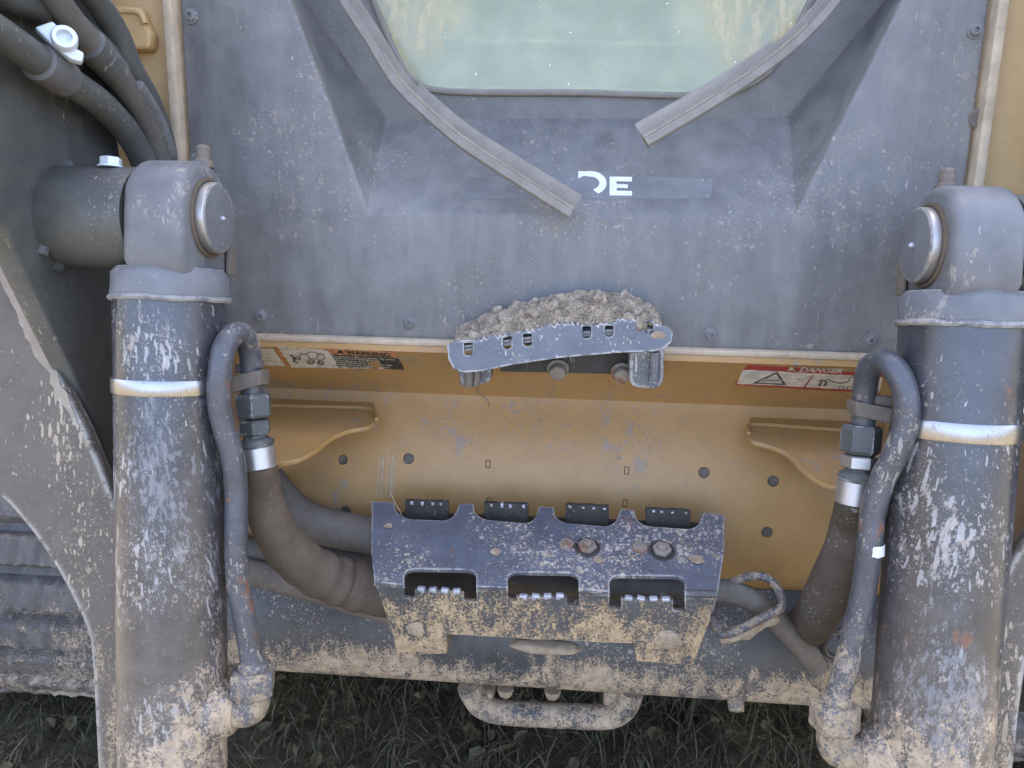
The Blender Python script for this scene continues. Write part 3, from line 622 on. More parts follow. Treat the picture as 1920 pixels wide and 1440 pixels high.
    # rigid oil pipe down the inner flank
    if sg < 0:
        px = [(474, 1262, .0), (468, 1215, .0), (458, 1160, .002), (447, 1100, .006), (443, 1020, .008), (443, 930, .008), (437, 860, .012), (420, 800, .018), (411, 755, .022), (412, 705, .024), (420, 655, .02), (438, 627, .008), (458, 630, -.008), (468, 660, -.02), (471, 700, -.026), (474, 745, -.028)]
        nutp, elb = (474, 1250), ((474, 1288, 0), (473, 1318, 0), (462, 1330, 0), (425, 1330, .0))
        fx, f0 = [(474, 738), (477, 783), (478, 818), (482, 826), (487, 878)], -.028
        strap = [(432, 705), (486, 694), (486, 722), (434, 737)]
        clampb = [(440, 684), (484, 676), (485, 690), (438, 699)]
    else:
        px = [(1567, 1330, .0), (1573, 1290, .0), (1590, 1235, .002), (1606, 1170, .004), (1619, 1110, .006), (1630, 1030, .008), (1637, 960, .008), (1655, 900, .012), (1682, 845, .02), (1700, 790, .024), (1697, 735, .024), (1680, 695, .018), (1657, 677, .006), (1633, 688, -.012), (1624, 715, -.022), (1621, 755, -.026), (1619, 800, -.028)]
        nutp, elb = (1567, 1312), ((1567, 1350, 0), (1567, 1395, 0), (1580, 1406, 0), (1630, 1412, .0))
        fx, f0 = [(1617, 797), (1612, 850), (1610, 880), (1606, 900), (1601, 945)], -.028
        strap = [(1604, 752), (1686, 768), (1684, 798), (1606, 780)]
        clampb = [(1610, 736), (1676, 744), (1674, 766), (1608, 752)]
    pipe = mk('oil_pipe', *tube([aC(*p) for p in px], .0112, 18, 6), M_pipe, r)
    if sg > 0: pipe['label'] = 'steel oil pipe with a white tape scrap'
    n0 = aC(*nutp)
    mk('pipe_nut', *merge(hexa(n0-CUP*.03, CUP, .0232, .028), lathe(n0-CUP*.003, CUP, [(.015, 0), (.0145, .006), (.011, .009)], 16)), M_fit, r, True, bevel=.0012, ang=25)
    mk('pipe_elbow', *sweep(catmull([aC(*p) for p in elb], 6), circ(.0172, 20), (0, -1, .3)), M_fit, r, True, ang=50)
    mk('port_boss', *lathe(aC(*elb[-1])-Vector((sg*-.002, 0, 0)), (-sg, 0, 0), [(.034, -.02), (.031, -.004), (.024, .010), (.0185, .014)], 28), M_cyl, r)
    if sg > 0:
        t0, t1 = aC(1634, 1018, .008), aC(1633, 1037, .008)
        V, F = lathe(t0, t1-t0, [(.0114, 0), (.0115, .0105)], 20); V = [v+(t1-t0).normalized()*.0018*mnoise.noise(v*400) for v in V]
        mk('tape_scrap', V, [f for f in F if len(f) == 4 and (sum((V[i] for i in f), Vector())/4-(t0+t1)/2).dot(CNL+Vector((.4, 0, 0))) > .001], M_letter, pipe)
    # clamp holding the pipe end to the strap
    def aB(px_, py_, o): return aC(px_, py_, f0+o)
    mk('clamp_block', *platevf([aB(a_, b_, .012) for a_, b_ in clampb], th=.018, bevel=.003), M_fit if sg < 0 else M_brkt, bd)
    mk('clamp_plate', *platevf([aB(a_, b_, .016) for a_, b_ in strap], th=.026, bevel=.0015), M_brkt, bd)
    # swivel nut, adapter and crimped hose end
    fp = [aC(a_, b_, f0) for a_, b_ in fx]
    mk('swivel_nut', *hexa(fp[0], fp[1]-fp[0], .0185, (fp[1]-fp[0]).length), M_nut, r, True, ang=25)
    ad = hexa(fp[1]+(fp[2]-fp[1])*.08, fp[2]-fp[1], .0165, (fp[2]-fp[1]).length*.85)
    mk('adapter_nut', *ad, M_nut if sg < 0 else M_steel, r, True, ang=25)
    d = (fp[4]-fp[2]); L = d.length
    fe = mk('hose_end', *lathe(fp[2]-d*.08, d, [(.011, 0), (.012, .004), (.0175, L*.22), (.0182, L*.25), (.0182, L*.36), (.0165, L*.38), (.0165, L*.42)], 28), M_nut, r, True, ang=30)
    mk('crimp_band', *lathe(fp[2]+d*.32, d, [(.0166, 0), (.0176, .001), (.0176, L*.66), (.0166, L*.68)], 28), M_steel, fe, True, ang=30)
    return r, fp
cl_, fl = cyl('l', 'dark cylinder with scratched muddy barrel beside the orange warning decal')
cr_, fr_ = cyl('r', 'dark cylinder with muddy barrel beside the red danger decal')

# ------------------------------------------------------------------ loader arms
def arm(sg, label, frontpx):
    X = -.535 if sg < 0 else .545
    r = thing('loader_arm', (X, -.1, .2), label, 'loader arm', 'loader arms')
    prof = [(-.10, .66), (-.10, .8), (-.10, 1.0), (-.08, 1.25), (.1, 1.52), (.9, 1.85), (1.5, 1.9), (1.5, 1.6), (.9, 1.5), (.25, 1.2), (.05, 1.05), (.0, .85), (-.02, .7), (-.06, .63)]
    if sg > 0: prof = [(-.26, .5), (-.24, .75), (-.2, 1.0), (-.13, 1.25), (.1, 1.52), (.9, 1.85), (1.5, 1.9), (1.5, 1.6), (.9, 1.5), (.3, 1.2), (.1, 1.05), (.0, .85), (-.02, .55), (-.12, .40)]
    n = len(prof); x2 = X+sg*.2
    V = [Vector((x, a, b)) for x in (X, x2) for a, b in prof]
    F = [(i, (i+1) % n, n+(i+1) % n, n+i) for i in range(n)]+[tuple(range(n)), tuple(range(n, 2*n))]
    mk('beam', V, F, M_arm, r, True, bevel=.008, seg=3, ang=20)
    if sg < 0:
        ip = [aX(a, b, -.474) for a, b in ((14, 430), (40, 500), (84, 592), (132, 690), (184, 806), (226, 930))]+[Vector((-.474, a, b)) for a, b in ((-.09, .62), (-.05, .7), (-.046, 1.0), (-.035, 1.35), (-.42, 1.4), (-.40, 1.1))]
        plate('inner_plate', ip, M_arm, r, th=.022, bevel=.003, toward=(1, 0, 0))
    fo = -.004
    V, F = platevf([aC(a, b, fo) for a, b in frontpx], th=.016, bevel=.0025)
    if sg < 0:
        V2, F2 = platevf([aC(a, b, fo+.0007) for a, b in jag([(0, 476), (30, 540), (62, 604), (100, 690), (128, 750), (152, 800), (146, 806), (128, 776), (104, 742), (86, 690), (60, 660), (42, 616), (22, 572), (2, 520), (-12, 470)], 12, 3.5, 9)], th=.0006, bevel=.0001)
    f = mk('knee_plate', V, F, M_armf, r, True); f['label'] = 'scratched muddy plate at the knee of the arm'
    if sg < 0: mk('scraped_patch', V2, F2, M_scrape, f)
    return r
M_scrape = grimy('scraped_metal', (.22, .17, .12), .5, dust=.45, dustc=(.38, .32, .24), speck=.6, scratch=.8, rust=.45, seed=44)
lf = [Vector((a, b, 0)) for a, b in ((-60, 890), (0, 931), (50, 985), (95, 1048), (135, 1120), (165, 1188), (172, 1240), (178, 1340), (186, 1500))]
armL = arm(-1, 'dark loader arm with hoses along it and a scraped muddy knee plate', [(p.x, p.y) for p in catmull(lf, 4)]+[(300, 1500), (300, 1150), (262, 1060), (222, 962), (188, 872), (160, 806), (128, 742), (104, 690), (84, 655), (60, 596), (36, 548), (14, 500), (-12, 440), (-60, 330)])
rf = [Vector((a, b, 0)) for a, b in ((1990, 930), (1920, 1018), (1886, 1075), (1866, 1120))]
armR = arm(1, 'muddy loader arm edge behind the cylinder near the danger decal', [(p.x, p.y) for p in catmull(rf, 3)]+[(1760, 1200), (1750, 1560), (1880, 1560), (1900, 1440), (1912, 1330), (1925, 1240), (1990, 1180)])

# ------------------------------------------------------------------ hoses and pipes over the left arm
def xh(px, x): return [aX(a, b, x) for a, b in px]
r = thing('steel_pipe', aX(290, 290, -.445), 'thick grey steel pipe under the pale clamp on the arm', 'pipe')
mk('pipe', *tube(xh(((-120, -40), (-50, 28), (10, 70), (70, 112), (125, 150), (190, 195), (240, 250), (272, 310), (285, 380)), -.446), .0135, 20, 6), M_arm, r)
a0, a1 = aX(70, 114, -.446), aX(124, 150, -.446)
mk('pipe_sleeve', *lathe(a0, a1-a0, [(.0136, 0), (.0165, .002), (.0165, (a1-a0).length-.002), (.0136, (a1-a0).length)], 24), M_fit, r)
cl2 = thing('pipe_clamp', aX(112, 90, -.43), 'pale galvanised clamp with a round bolt on the arm pipes', 'clamp')
CN2 = Vector((.55, -.75, .35)).normalized(); CQ = aX(112, 86, -.43)
def aK(px, py): return onp(px, py, CQ, CN2)
plate('clamp_plate', [aK(a, b) for a, b in roundpoly([(64, 50), (98, 38), (116, 56), (122, 78), (158, 98), (154, 116), (132, 110), (98, 84)], 5)], M_galv, cl2, th=.010, bevel=.002)
mk('bolt', *lathe(aK(121, 76), CN2, [(.0105, -.002), (.0105, .007), (.0095, .0085), (.0062, .0085), (.0058, .003), (0, .003)], 24), M_galv, cl2)
def hose(label, pts, rad, mat, name='hydraulic_hose', sc=None, extra=None, group=None, seg=6):
    r = thing(name, pts[-1], label, 'hose', group); h = mk('hose', *tube(pts, rad, 20, seg, scale=sc), mat, r)
    if extra: extra(r)
    return r
def ex(r):
    a, b = aX(165, 80, -.44), aX(212, 132, -.44)
    mk('ferrule', *lathe(a, b-a, [(.012, 0), (.0155, .002), (.0155, .018), (.013, .020), (.0148, .022), (.0148, .044), (.012, .046)], 24), M_arm, r)
hose('grey hose with a crimped ferrule beside the pale clamp', xh(((30, -90), (100, -5), (165, 80), (215, 138), (262, 205), (298, 290), (308, 380)), -.44), .0122, M_hose, extra=ex)
hose('outer black hose against the yellow post', xh(((115, -80), (180, 0), (220, 65), (244, 125), (280, 190), (308, 270), (322, 360)), -.455), .0125, M_arm)
hose('black hose at the very top edge above the pale clamp', xh(((-100, -110), (0, -20), (70, 10), (150, 60), (215, 130), (268, 260)), -.458), .0145, M_arm)
cp = catmull(xh(((258, 158), (285, 200), (307, 245), (323, 292)), -.43), 10)
cd_ = thing('corrugated_conduit', cp[-1], 'thin ribbed grey conduit beside the yellow post', 'conduit')
mk('conduit', *sweep(cp, circ(.0048, 12)), M_conduit, cd_)
for i in range(1, len(cp)-1):
    t = (cp[i+1]-cp[i-1]); mk('ridge', *lathe(cp[i], t, [(.0048, -.0014), (.0062, -.0007), (.0062, .0007), (.0048, .0014)], 12), M_conduit, cd_)

# ------------------------------------------------------------------ hoses across the trough
e0 = fl[4]
hose('brown sleeved hose curving from the left fitting behind the step', [e0-Vector((0, 0, -.01)), aY(492, 915, -.175), aY(503, 965, -.17), aY(528, 1015, -.155), aY(575, 1062, -.13), aY(640, 1092, -.10), aY(720, 1108, -.085), aY(800, 1110, -.07), aY(900, 1112, -.06)], .020, M_sleeve, sc=lambda t: .85+.75*min(1, t*1.3)*(1 if t < .75 else 1)+.09*math.sin(t*95)*max(0, min(1, (t-.42)*6))*max(0, min(1, (.78-t)*8)), seg=9)
hose('grey sleeved hose behind the brown one, left of the step', [aY(500, 900, .01), aY(545, 955, -.005), aY(600, 985, -.012), aY(700, 1005, -.015), aY(860, 1030, -.018), aY(1000, 1050, -.018)], .0245, M_hoseg)
hose('dark hose visible through the middle opening of the step', [aY(720, 1075, -.05), aY(850, 1080, -.05), aY(1000, 1092, -.05), aY(1100, 1098, -.052), aY(1200, 1105, -.06)], .016, M_hose)
hose('dark hose low in the trough under the brown sleeve', [aY(420, 1062, -.03), aY(500, 1080, -.035), aY(600, 1108, -.04), aY(700, 1138, -.045), aY(780, 1160, -.04)], .017, M_hoseg)
hose('dark hose added to darken the gap under the grey sleeved hose', [aY(430, 1030, -.002), aY(560, 1042, -.004), aY(700, 1052, -.005), aY(900, 1068, -.005)], .019, M_hose)  # hose added only to make this part of the trough dark
def ex2(r):
    a, b = aY(1236, 1104, -.083), aY(1262, 1106, -.083); mk('crimp_band', *lathe(a, b-a, [(.0135, 0), (.0146, .001), (.0146, .0135), (.0135, .0145)], 24), M_steel, r)
    a, b = aY(1530, 1248, -.07), aY(1556, 1292, -.07); mk('hose_end', *lathe(a, b-a, [(.0135, 0), (.0175, .002), (.0175, .022), (.014, .026), (.013, .04)], 20), M_fit, r)
hose('grey hose leaving the step on the right and running down to the floor tube', [aY(1090, 1090, -.07), aY(1180, 1098, -.08), aY(1290, 1104, -.085), aY(1350, 1106, -.085), aY(1405, 1122, -.085), aY(1452, 1160, -.08), aY(1500, 1210, -.075), aY(1545, 1270, -.07)], .0138, M_hoseg, extra=ex2)
hose('dark dusty sleeved hose below the right cylinder fitting', [fr_[4]+Vector((0, 0, .008)), aY(1597, 975, -.165), aY(1588, 1025, -.155), aY(1565, 1085, -.13), aY(1538, 1140, -.10), aY(1518, 1172, -.06), aY(1505, 1178, -.01)], .0185, M_sleeved, sc=lambda t: .9+.45*min(1, t*2))
rc = thing('red_cap', aY(602, 1124, -.03), 'small red plastic cap under the brown hose', 'cap')
mk('cap', *lathe(aY(598, 1122, -.035), Vector((1, -.3, .2)), [(.005, 0), (.005, .012), (.003, .015)], 12), M_redcap, rc)
# bent rod hose guide
gpx = [(1300, 1150, -.10), (1337, 1166, -.12), (1350, 1188, -.125), (1378, 1184, -.125), (1430, 1158, -.12), (1464, 1140, -.115), (1463, 1112, -.10), (1442, 1086, -.09), (1412, 1080, -.085), (1376, 1090, -.08), (1330, 1104, -.075)]
hg = thing('hose_guide', aY(1337, 1166, -.12), 'bent dark rod guide looped round the hose right of the step', 'hose guide')
mk('rod', *tube([aY(*p) for p in gpx], .0052, 12, 6), M_pipe, hg)
V, F = tube([aY(*p) for p in ((1352, 1196, -.122), (1380, 1192, -.122), (1430, 1168, -.117), (1455, 1152, -.113))], .008, 10, 6)
mk('caked_mud', [v+Vector((mnoise.noise(v*90), mnoise.noise(v*80+Vector((3, 0, 0))), mnoise.noise(v*85+Vector((0, 5, 0)))))*.004 for v in V], F, M_mud, hg)

# ------------------------------------------------------------------ lower step
ST = thing('entry_step', (0, -.1, .47), 'wide dark step plate with toothed openings and a mud-caked front', 'step')
TN = Vector((1, 0, 0)).cross(Vector((0, .12, .030))).normalized(); TP = Vector((0, -.03, .586))
def aT(px, py): return onp(px, py, TP, TN)
top = [(697, 940), (738, 942)]
for a in ((742, 960, 764, 973, 838, 976, 853, 966, 862, 944), (890, 962, 908, 974, 990, 981, 1004, 971, 1011, 949), (1041, 969, 1056, 980, 1140, 987, 1156, 977, 1164, 954), (1193, 974, 1210, 986, 1296, 992, 1311, 983, 1319, 961)):
    pts = [(a[i], a[i+1]) for i in range(0, 10, 2)]
    top += roundpoly([(pts[0][0]-3, pts[0][1]-18)]+pts, [0, 8, 10, 10, 8, 0], 3)[0:]
top += [(1321, 961), (1358, 965), (1357, 1040), (1346, 1112), (1284, 1113)]
def notch(x0, x1, yt, yb): return roundpoly([(x1, yb), (x1, yt+2), (x0, yt), (x0, yb-2)], [0, 24, 24, 0], 6)
top += notch(1143, 1284, 1078, 1111)[0:]+notch(952, 1085, 1072, 1104)+notch(758, 893, 1066, 1099)+[(702, 1090), (696, 1040)]
tp = plate('tread_plate', [aT(a, b) for a, b in top], M_step, ST, th=.006, bevel=.0009)
FY = -.1505
front = [(702, 1091), (758, 1094), (758, 1121), (777, 1123), (777, 1108), (869, 1113), (870, 1127), (893, 1129), (893, 1099), (952, 1101), (952, 1126), (968, 1128), (968, 1121), (1063, 1121), (1063, 1135), (1085, 1137), (1085, 1105), (1143, 1107), (1143, 1142), (1164, 1145), (1165, 1124), (1262, 1127), (1262, 1145), (1284, 1148), (1284, 1113), (1346, 1113),
         (1340, 1140), (1312, 1214), (1301, 1246), (1192, 1239), (1190, 1207), (1000, 1199), (838, 1190), (838, 1222), (745, 1224), (736, 1186)]
parts = [platevf([aY(a, b, FY) for a, b in jag(front, 30, .8, 4)], th=.006, bevel=.0009)]
for a, b in (((702, 1090), (757, 1094)), ((894, 1098), (951, 1101)), ((1086, 1105), (1142, 1107)), ((1285, 1112), (1345, 1113))):
    p, q = aY(*a, FY), aY(*b, FY); o = Vector((0, .0035, -.0033)); parts.append(tube([p+o, q+o], .0046, 12, 4))
mk('front_skirt', *merge(*parts), M_stepf, ST)
plate('rear_flange', [aY(a, b, -.024) for a, b in ((698, 960), (1357, 984), (1350, 1030), (702, 1005))], M_steph, ST, th=.005)
tooth_v, tooth_f = boxvf((0, 0, 0), (.0040, 0, 0), (0, .0030, 0), (0, 0, .0030))
tme = mk('tooth', tooth_v, tooth_f, M_worn, None, True, bevel=.0011); tdat = tme.data; bpy.data.objects.remove(tme)
for i, (x0, x1, y0, y1, yb) in enumerate(((759, 841, 939, 941, 975), (908, 991, 943, 946, 980), (1060, 1142, 946, 950, 985), (1211, 1295, 954, 958, 990))):
    o = [(x0, yb), (x0, y0), (x1, y1), (x1, yb)]
    t = plate('toothed_tab', [aY(a, b, -.034) for a, b in jag(o, 8, .7, i)], M_steph, ST, th=.006)
    for k in range(4):
        u = (k+.5)/4; q = aY(x0+(x1-x0)*(.02+.96*u), y0+(y1-y0)*u+1, -.031)
        inst('tooth', tdat, q+Vector((0, 0, -.001)), (0, random.uniform(-.2, .2), random.uniform(-.2, .2)), t, (1, 1, 1 if i < 2 else .6))
for i, (x0, x1, y0, y1) in enumerate(((776, 870, 1107, 1112), (967, 1064, 1122, 1120), (1164, 1263, 1123, 1126))):
    for k in range(4):
        u = (k+.5)/4; q = aY(x0+(x1-x0)*(.03+.94*u), y0+(y1-y0)*u, FY+.002)
        inst('tooth', tdat, q+Vector((0, .001, .001)), (0, random.uniform(-.2, .2), random.uniform(-.15, .15)), ST, (1.1, 1, 1.1 if i < 2 else .7))
for a, b in ((1062, 1022), (1200, 1027)):
    q = aT(a, b); mk('rivet_head', *merge(lathe(q, TN, [(.0092, 0), (.0085, .0035), (.004, .0045)], 14), *[lathe(q+Vector((.004*math.cos(t), .004*math.sin(t), .003)), TN, [(.0026, 0), (.002, .0026), (.0005, .003)], 7) for t in (.3, 1.6, 2.9, 4.2, 5.4)]), M_rusty, ST)
for a, b in ((1101, 1027), (1241, 1033)):
    q = aT(a, b); mk('recess_ring', *lathe(q, TN, [(.0155, -.001), (.0155, .0012), (.0135, .0016), (.012, .0004)], 28), M_steph, ST)
    mk('bolt', *merge(hexa(q, TN, .0115, .006), lathe(q+TN*.006, TN, [(.0058, 0), (.0054, .0035), (.002, .004)], 12)), M_rusty, ST, True, bevel=.0008, ang=25)
# mud lumps stuck on the step
def blob(name, path, r, mat, parent, amp=.3, flat_=.5, nrm=None):
    bm = bmesh.new(); bmesh.ops.create_icosphere(bm, subdivisions=3, radius=1); V = []
    for v in bm.verts: v.index
    vs_ = [v.co.copy() for v in bm.verts]; fs = [tuple(v.index for v in f.verts) for f in bm.faces]; bm.free()
    c, (ax, ay, az) = path, r; sd = Vector((random.uniform(0, 50), 0, 0))
    return mk(name, [Vector(c)+Vector((v.x*ax, v.y*ay, v.z*az))*(1+amp*mnoise.fractal(v*1.9+sd, 1, 2, 3)) for v in vs_], fs, mat, parent)
blob('mud_lump', aY(1253, 1200, FY-.001), (.015, .004, .012), M_mud, ST)
blob('mud_lump', aY(780, 1180, FY-.001), (.010, .003, .010), M_mud, ST)
blob('mud_cake', aY(1022, 1212, -.12), (.045, .012, .007), M_mud, ST, .15)
for a, b, s_ in ((1306, 1046, .008), (728, 985, .005), (1122, 1048, .006), (930, 1033, .006)): 
    q = aT(a, b); blob('mud_spot', q, (s_, s_*1.3, .0012), M_mud, ST, .5)
plate('step_bracket', [aY(a, b, -.06) for a, b in ((742, 1175), (838, 1180), (838, 1226), (745, 1228))], M_stepf, ST, th=.08)
plate('step_bracket', [aY(a, b, -.06) for a, b in ((1192, 1190), (1302, 1195), (1298, 1248), (1194, 1240))], M_stepf, ST, th=.08)

# ------------------------------------------------------------------ upper bent step with its heap of dirt
UY = -.085
US = thing('bent_step', aY(1050, 690, UY), 'bent narrow step with slotted lip under the dirt heap', 'step')
def aU(px, py): return onp(px, py, (0, UY, .77), Vector((0, -1, .35)).normalized())
lipo = [(838, 648), (848, 640), (888, 636), (930, 628), (990, 618), (1046, 605), (1085, 606), (1105, 608), (1140, 606), (1160, 597), (1208, 596), (1232, 608), (1252, 612), (1262, 622), (1260, 640), (1248, 652), (1225, 659), (1150, 662), (1050, 671), (960, 684), (905, 696), (868, 699), (850, 691), (840, 672)]
def teeth(P):
    rr = random.Random(5); out = []
    for i in range(len(P)):
        a, b = P[i], P[(i+1) % len(P)]; out.append(a)
        if 2 <= i <= 10:
            k = max(1, int(abs(b[0]-a[0])/9))
            for j in range(k):
                t = (j+.35)/k; t2 = (j+.75)/k
                out.append((a[0]+(b[0]-a[0])*t, a[1]+(b[1]-a[1])*t+rr.uniform(1, 6))); out.append((a[0]+(b[0]-a[0])*t2, a[1]+(b[1]-a[1])*t2-rr.uniform(0, 3)))
    return out
def slot(cx, y0, y1, w_=8.):
    y0 += 1; y1 += 4; return roundpoly([(cx-w_, y0), (cx+w_, y0), (cx+w_, y1), (cx-w_, y1)], [2, 2, 7, 7], 4)
plate('lip', [aU(a, b) for a, b in teeth(lipo)], M_lip2, US, [[aU(a, b) for a, b in slot(*s_)] for s_ in ((878, 642, 662), (951, 630, 650), (989, 625, 645), (1100, 611, 630), (1142, 610, 627), (1217, 602, 622))], th=.005, bevel=.0008)
blob_later = [(1234, 630, .008)]
# tread: goes back from the lip's upper edge to the panel
e = [aU(a, b) for a, b in ((850, 646), (1000, 626), (1120, 614), (1240, 612))]
V = []; 
for p in e: V += [p+Vector((0, .003, -.004)), Vector((p.x, -.006, p.z+.004)), p+Vector((0, .003, -.010)), Vector((p.x, -.006, p.z-.003))]
F = []
for i in range(3):
    k = i*4; F += [(k, k+1, k+5, k+4), (k+2, k+6, k+7, k+3), (k, k+4, k+6, k+2), (k+1, k+3, k+7, k+5)]
F += [(0, 2, 3, 1), (12, 13, 15, 14)]
mk('tread', V, F, M_lip2, US, True, ang=20)
plate('back_plate', [aY(a, b, -.022) for a, b in ((925, 660), (1215, 640), (1215, 700), (1180, 702), (940, 697))], M_steph, US, th=.006)
legr = [(1180, 662), (1246, 650), (1245, 718), (1232, 731), (1190, 728), (1179, 716)]
mk('foot', *platevf([aY(a, b, -.05) for a, b in roundpoly(legr, [0, 0, 12, 12, 8, 6])], th=.03, bevel=.003), M_lip2, US)
mk('foot_rib', *tube([aY(a, b, -.053) for a, b in ((1228, 660), (1228, 690), (1226, 716))], .006, 10, 4), M_lip2, US)
legl = [(857, 694), (921, 688), (921, 716), (885, 728), (866, 727)]
mk('foot', *platevf([aY(a, b, -.05) for a, b in roundpoly(legl, [0, 0, 8, 10, 8])], th=.03, bevel=.003), M_lip2, US)
mk('foot_rib', *merge(tube([aY(a, b, -.053) for a, b in ((879, 692), (880, 708), (878, 724))], .005, 10, 4), tube([aY(a, b, -.053) for a, b in ((895, 690), (895, 706), (893, 720))], .004, 10, 4)), M_brkt, US)
for a, b in ((1046, 692), (1166, 698)):
    q = aY(a, b, -.026); mk('bolt', *merge(lathe(q+Vector((0, .002, 0)), (0, -1, -.3), [(.0135, 0), (.0125, .002), (.011, .0025)], 18), hexa(q, (0, -1, -.3), .0105, .011)), M_rusty, US, True, bevel=.001, ang=25)
hh = thing('grass_stem', aY(893, 720, -.055), 'thin dry grass stem dangling below the bent step', 'grass stem')
mk('stem', *tube([aY(a, b, -.056) for a, b in ((893, 716), (896, 734), (906, 742), (915, 752), (918, 762))], .0007, 6, 4), M_sleeve, hh)
hs = thing('dry_stalk', aY(738, 960, -.045), 'dry straw leaning on the top left corner of the step', 'straw')
mk('stalk', *tube([aY(a, b, -.05) for a, b in ((732, 921), (738, 938), (748, 955), (756, 972))], .0006, 6, 4), M_mud, hs)

for a, b, k_ in blob_later: blob('mud_smear', aU(a, b), (k_, .0012, k_*.7), M_mud, US, .15)
# the dirt heap
DH = thing('dirt_heap', aU(1060, 615), 'heap of dry crumbled clods piled on the bent step', 'dirt')
tops = [(852, 4), (880, 10), (905, 18), (935, 26), (965, 30), (1000, 34), (1040, 42), (1080, 46), (1120, 42), (1160, 36), (1185, 30), (1210, 16), (1238, 2)]
def lipy(x):
    P = [(850, 645), (1000, 624), (1120, 612), (1240, 606)]
    for (a, b), (c, d) in zip(P, P[1:]):
        if a <= x <= c: return b+(d-b)*(x-a)/(c-a)
    return P[0][1] if x < 850 else P[-1][1]
def hp(x):
    for (a, b), (c, d) in zip(tops, tops[1:]):
        if a <= x <= c: return b+(d-b)*(x-a)/(c-a)
    return 0
def heap(px, v):
    p = aU(px, lipy(px)); hgt = hp(px)*.00050
    n = .004*mnoise.fractal(Vector((px*.03, v*4, 1)), 1, 2, 4)
    env = math.sin(min(1, v*1.15+.05)*math.pi*.62)**.8
    return Vector((p.x, p.y+.004+v*(-.004-p.y-.004), p.z-.003+.004*v+hgt*env*1.15+n*min(1, hp(px)/20)))
nx, ny = 220, 50; V = [heap(846+396*i/nx, j/ny) for i in range(nx+1) for j in range(ny+1)]
F = [(i*(ny+1)+j, (i+1)*(ny+1)+j, (i+1)*(ny+1)+j+1, i*(ny+1)+j+1) for i in range(nx) for j in range(ny)]
V = [v+Vector((0, 0, .0022*mnoise.fractal(v*300, 1, 2, 3))) for v in V]
mk('mound', V, F, M_clod, DH, True)
cds = []
for k in range(8):
    bm = bmesh.new(); bmesh.ops.create_icosphere(bm, subdivisions=2, radius=1); sd = Vector((k*7.3, 1, 2))
    for v in bm.verts: v.co *= 1+.45*mnoise.noise(v.co*1.1+sd)+.2*mnoise.noise(v.co*3.+sd)
    me = bpy.data.meshes.new('clod'); bm.to_mesh(me); bm.free(); me.materials.append(M_clod); cds.append(me)
rr = random.Random(11)
for k in range(260):
    px = rr.uniform(858, 1228); v = rr.random()**.8; s_ = rr.choice((.0015, .0018, .0018, .0022, .0026, .003, .0035, .0045, .0055, .0065, .009))*(1 if 10 < hp(px) else .5)*rr.uniform(.6, .95)
    inst('clod', cds[rr.randrange(8)], heap(px, v)+Vector((0, 0, s_*.05)), (rr.uniform(0, 6), rr.uniform(0, 6), rr.uniform(0, 6)), DH, (s_*rr.uniform(.8, 1.4), s_, s_*rr.uniform(.6, .9)))
parts = []
bm = bmesh.new(); bmesh.ops.create_icosphere(bm, subdivisions=1, radius=1); iv = [v.co.copy() for v in bm.verts]; fi = [tuple(v.index for v in f.verts) for f in bm.faces]; bm.free()
for k in range(8000):
    px = rr.uniform(850, 1236); p = heap(px, rr.random()); s_ = rr.uniform(.0005, .0019)
    parts.append(([p+Vector((q.x*s_*rr.uniform(.7, 1.3), q.y*s_*rr.uniform(.7, 1.3), q.z*s_*rr.uniform(.7, 1.3)+s_*.4)) for q in iv], fi))
V, F = merge(*parts); o = mk('grains', V, F, M_clod, DH, False); o['kind'] = 'stuff'

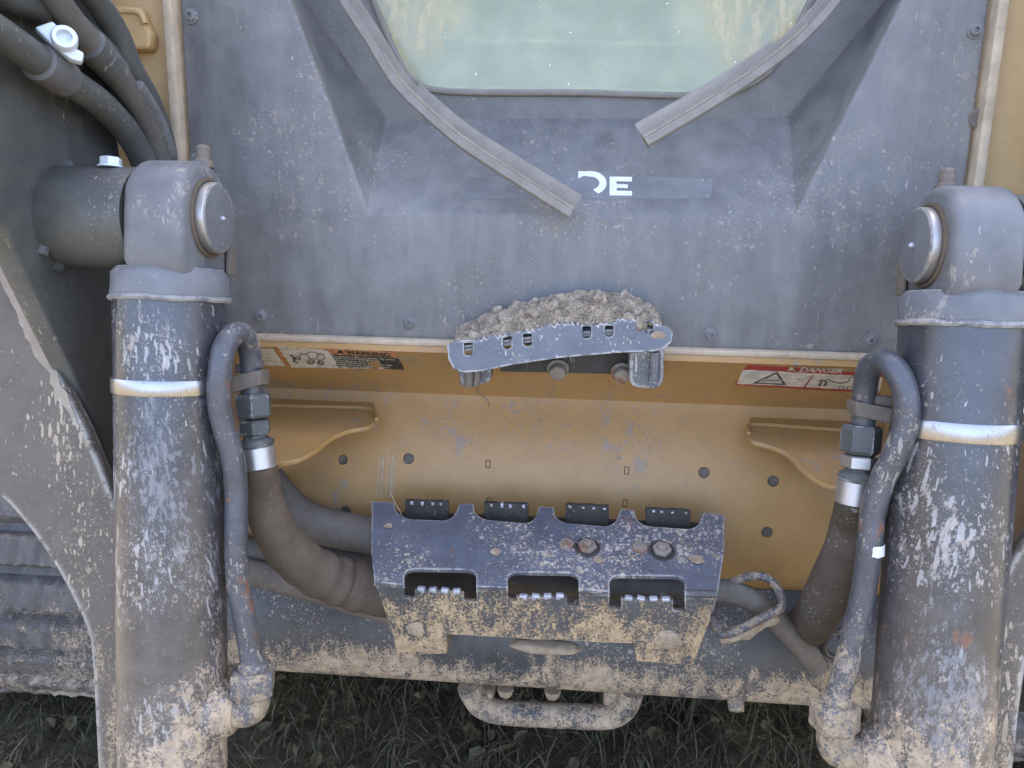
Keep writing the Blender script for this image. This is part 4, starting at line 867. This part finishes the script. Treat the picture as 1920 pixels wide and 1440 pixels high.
# ------------------------------------------------------------------ rubber tracks
def track(sg, label):
    x0, x1 = (-1.06, -.56) if sg < 0 else (.58, 1.08)
    r = thing('rubber_track', ((x0+x1)/2, .34, 0), label, 'track', 'rubber tracks')
    cy, cz, RR = .335, .295, .27
    path = [(cy+RR*math.cos(R(a)), cz+RR*math.sin(R(a))) for a in range(95, 271, 5)]+[(1.7, cz-RR), (1.7, cz+RR*1.1)]
    n = len(path); V = [Vector((x, a, b)) for x in (x0, x1) for a, b in path]
    F = [(i, (i+1) % n, n+(i+1) % n, n+i) for i in range(n)]+[tuple(range(n)), tuple(range(n, 2*n))]
    mk('belt', V, F, M_track, r, True)
    # one lug: an uneven trapezoid bar
    nx_ = 160; pr = [(-.027, 0), (-.0235, .012), (-.0215, .022), (-.019, .026), (0, .0265), (.019, .026), (.0215, .022), (.0235, .012), (.027, 0)]; np_ = len(pr); V = []; F = []
    for i in range(nx_+1):
        x = (i/nx_-.5)*(x1-x0)
        for a, b in pr:
            q = Vector((x, a, b)); V.append(q+Vector((0, .004*mnoise.fractal(q*70, 1, 2, 4), .005*mnoise.fractal(q*75+Vector((9, 0, 0)), 1, 2, 4)))*(1 if b > 0 else 0))
    for i in range(nx_): F += [(i*np_+k, i*np_+k+1, i*np_+k+np_+1, i*np_+k+np_) for k in range(np_-1)]
    F += [tuple(range(np_)), tuple(range(nx_*np_, nx_*np_+np_))]
    lg = mk('lug', V, F, M_track, None, True, ang=45); dat = lg.data; bpy.data.objects.remove(lg)
    for k, a in enumerate(range(100, 271, 14)):
        # local z points outwards along the wheel radius, local y runs round it
        d = Vector((0, math.cos(R(a)), math.sin(R(a)))); c = Vector(((x0+x1)/2, cy, cz))+d*(RR-.002)
        rot = Matrix((Vector((1, 0, 0)), d.cross(Vector((1, 0, 0))), d)).transposed().to_euler()
        inst('lug', dat, c, rot, r)
    for k in range(7):
        c = Vector(((x0+x1)/2, cy+.07*(k+1), cz-RR+.002)); inst('lug', dat, c, (math.pi, 0, 0), r)
    return r
track(-1, 'muddy ribbed rubber track behind the left arm plate')
track(1, 'rubber track at the far right edge behind the cylinder')
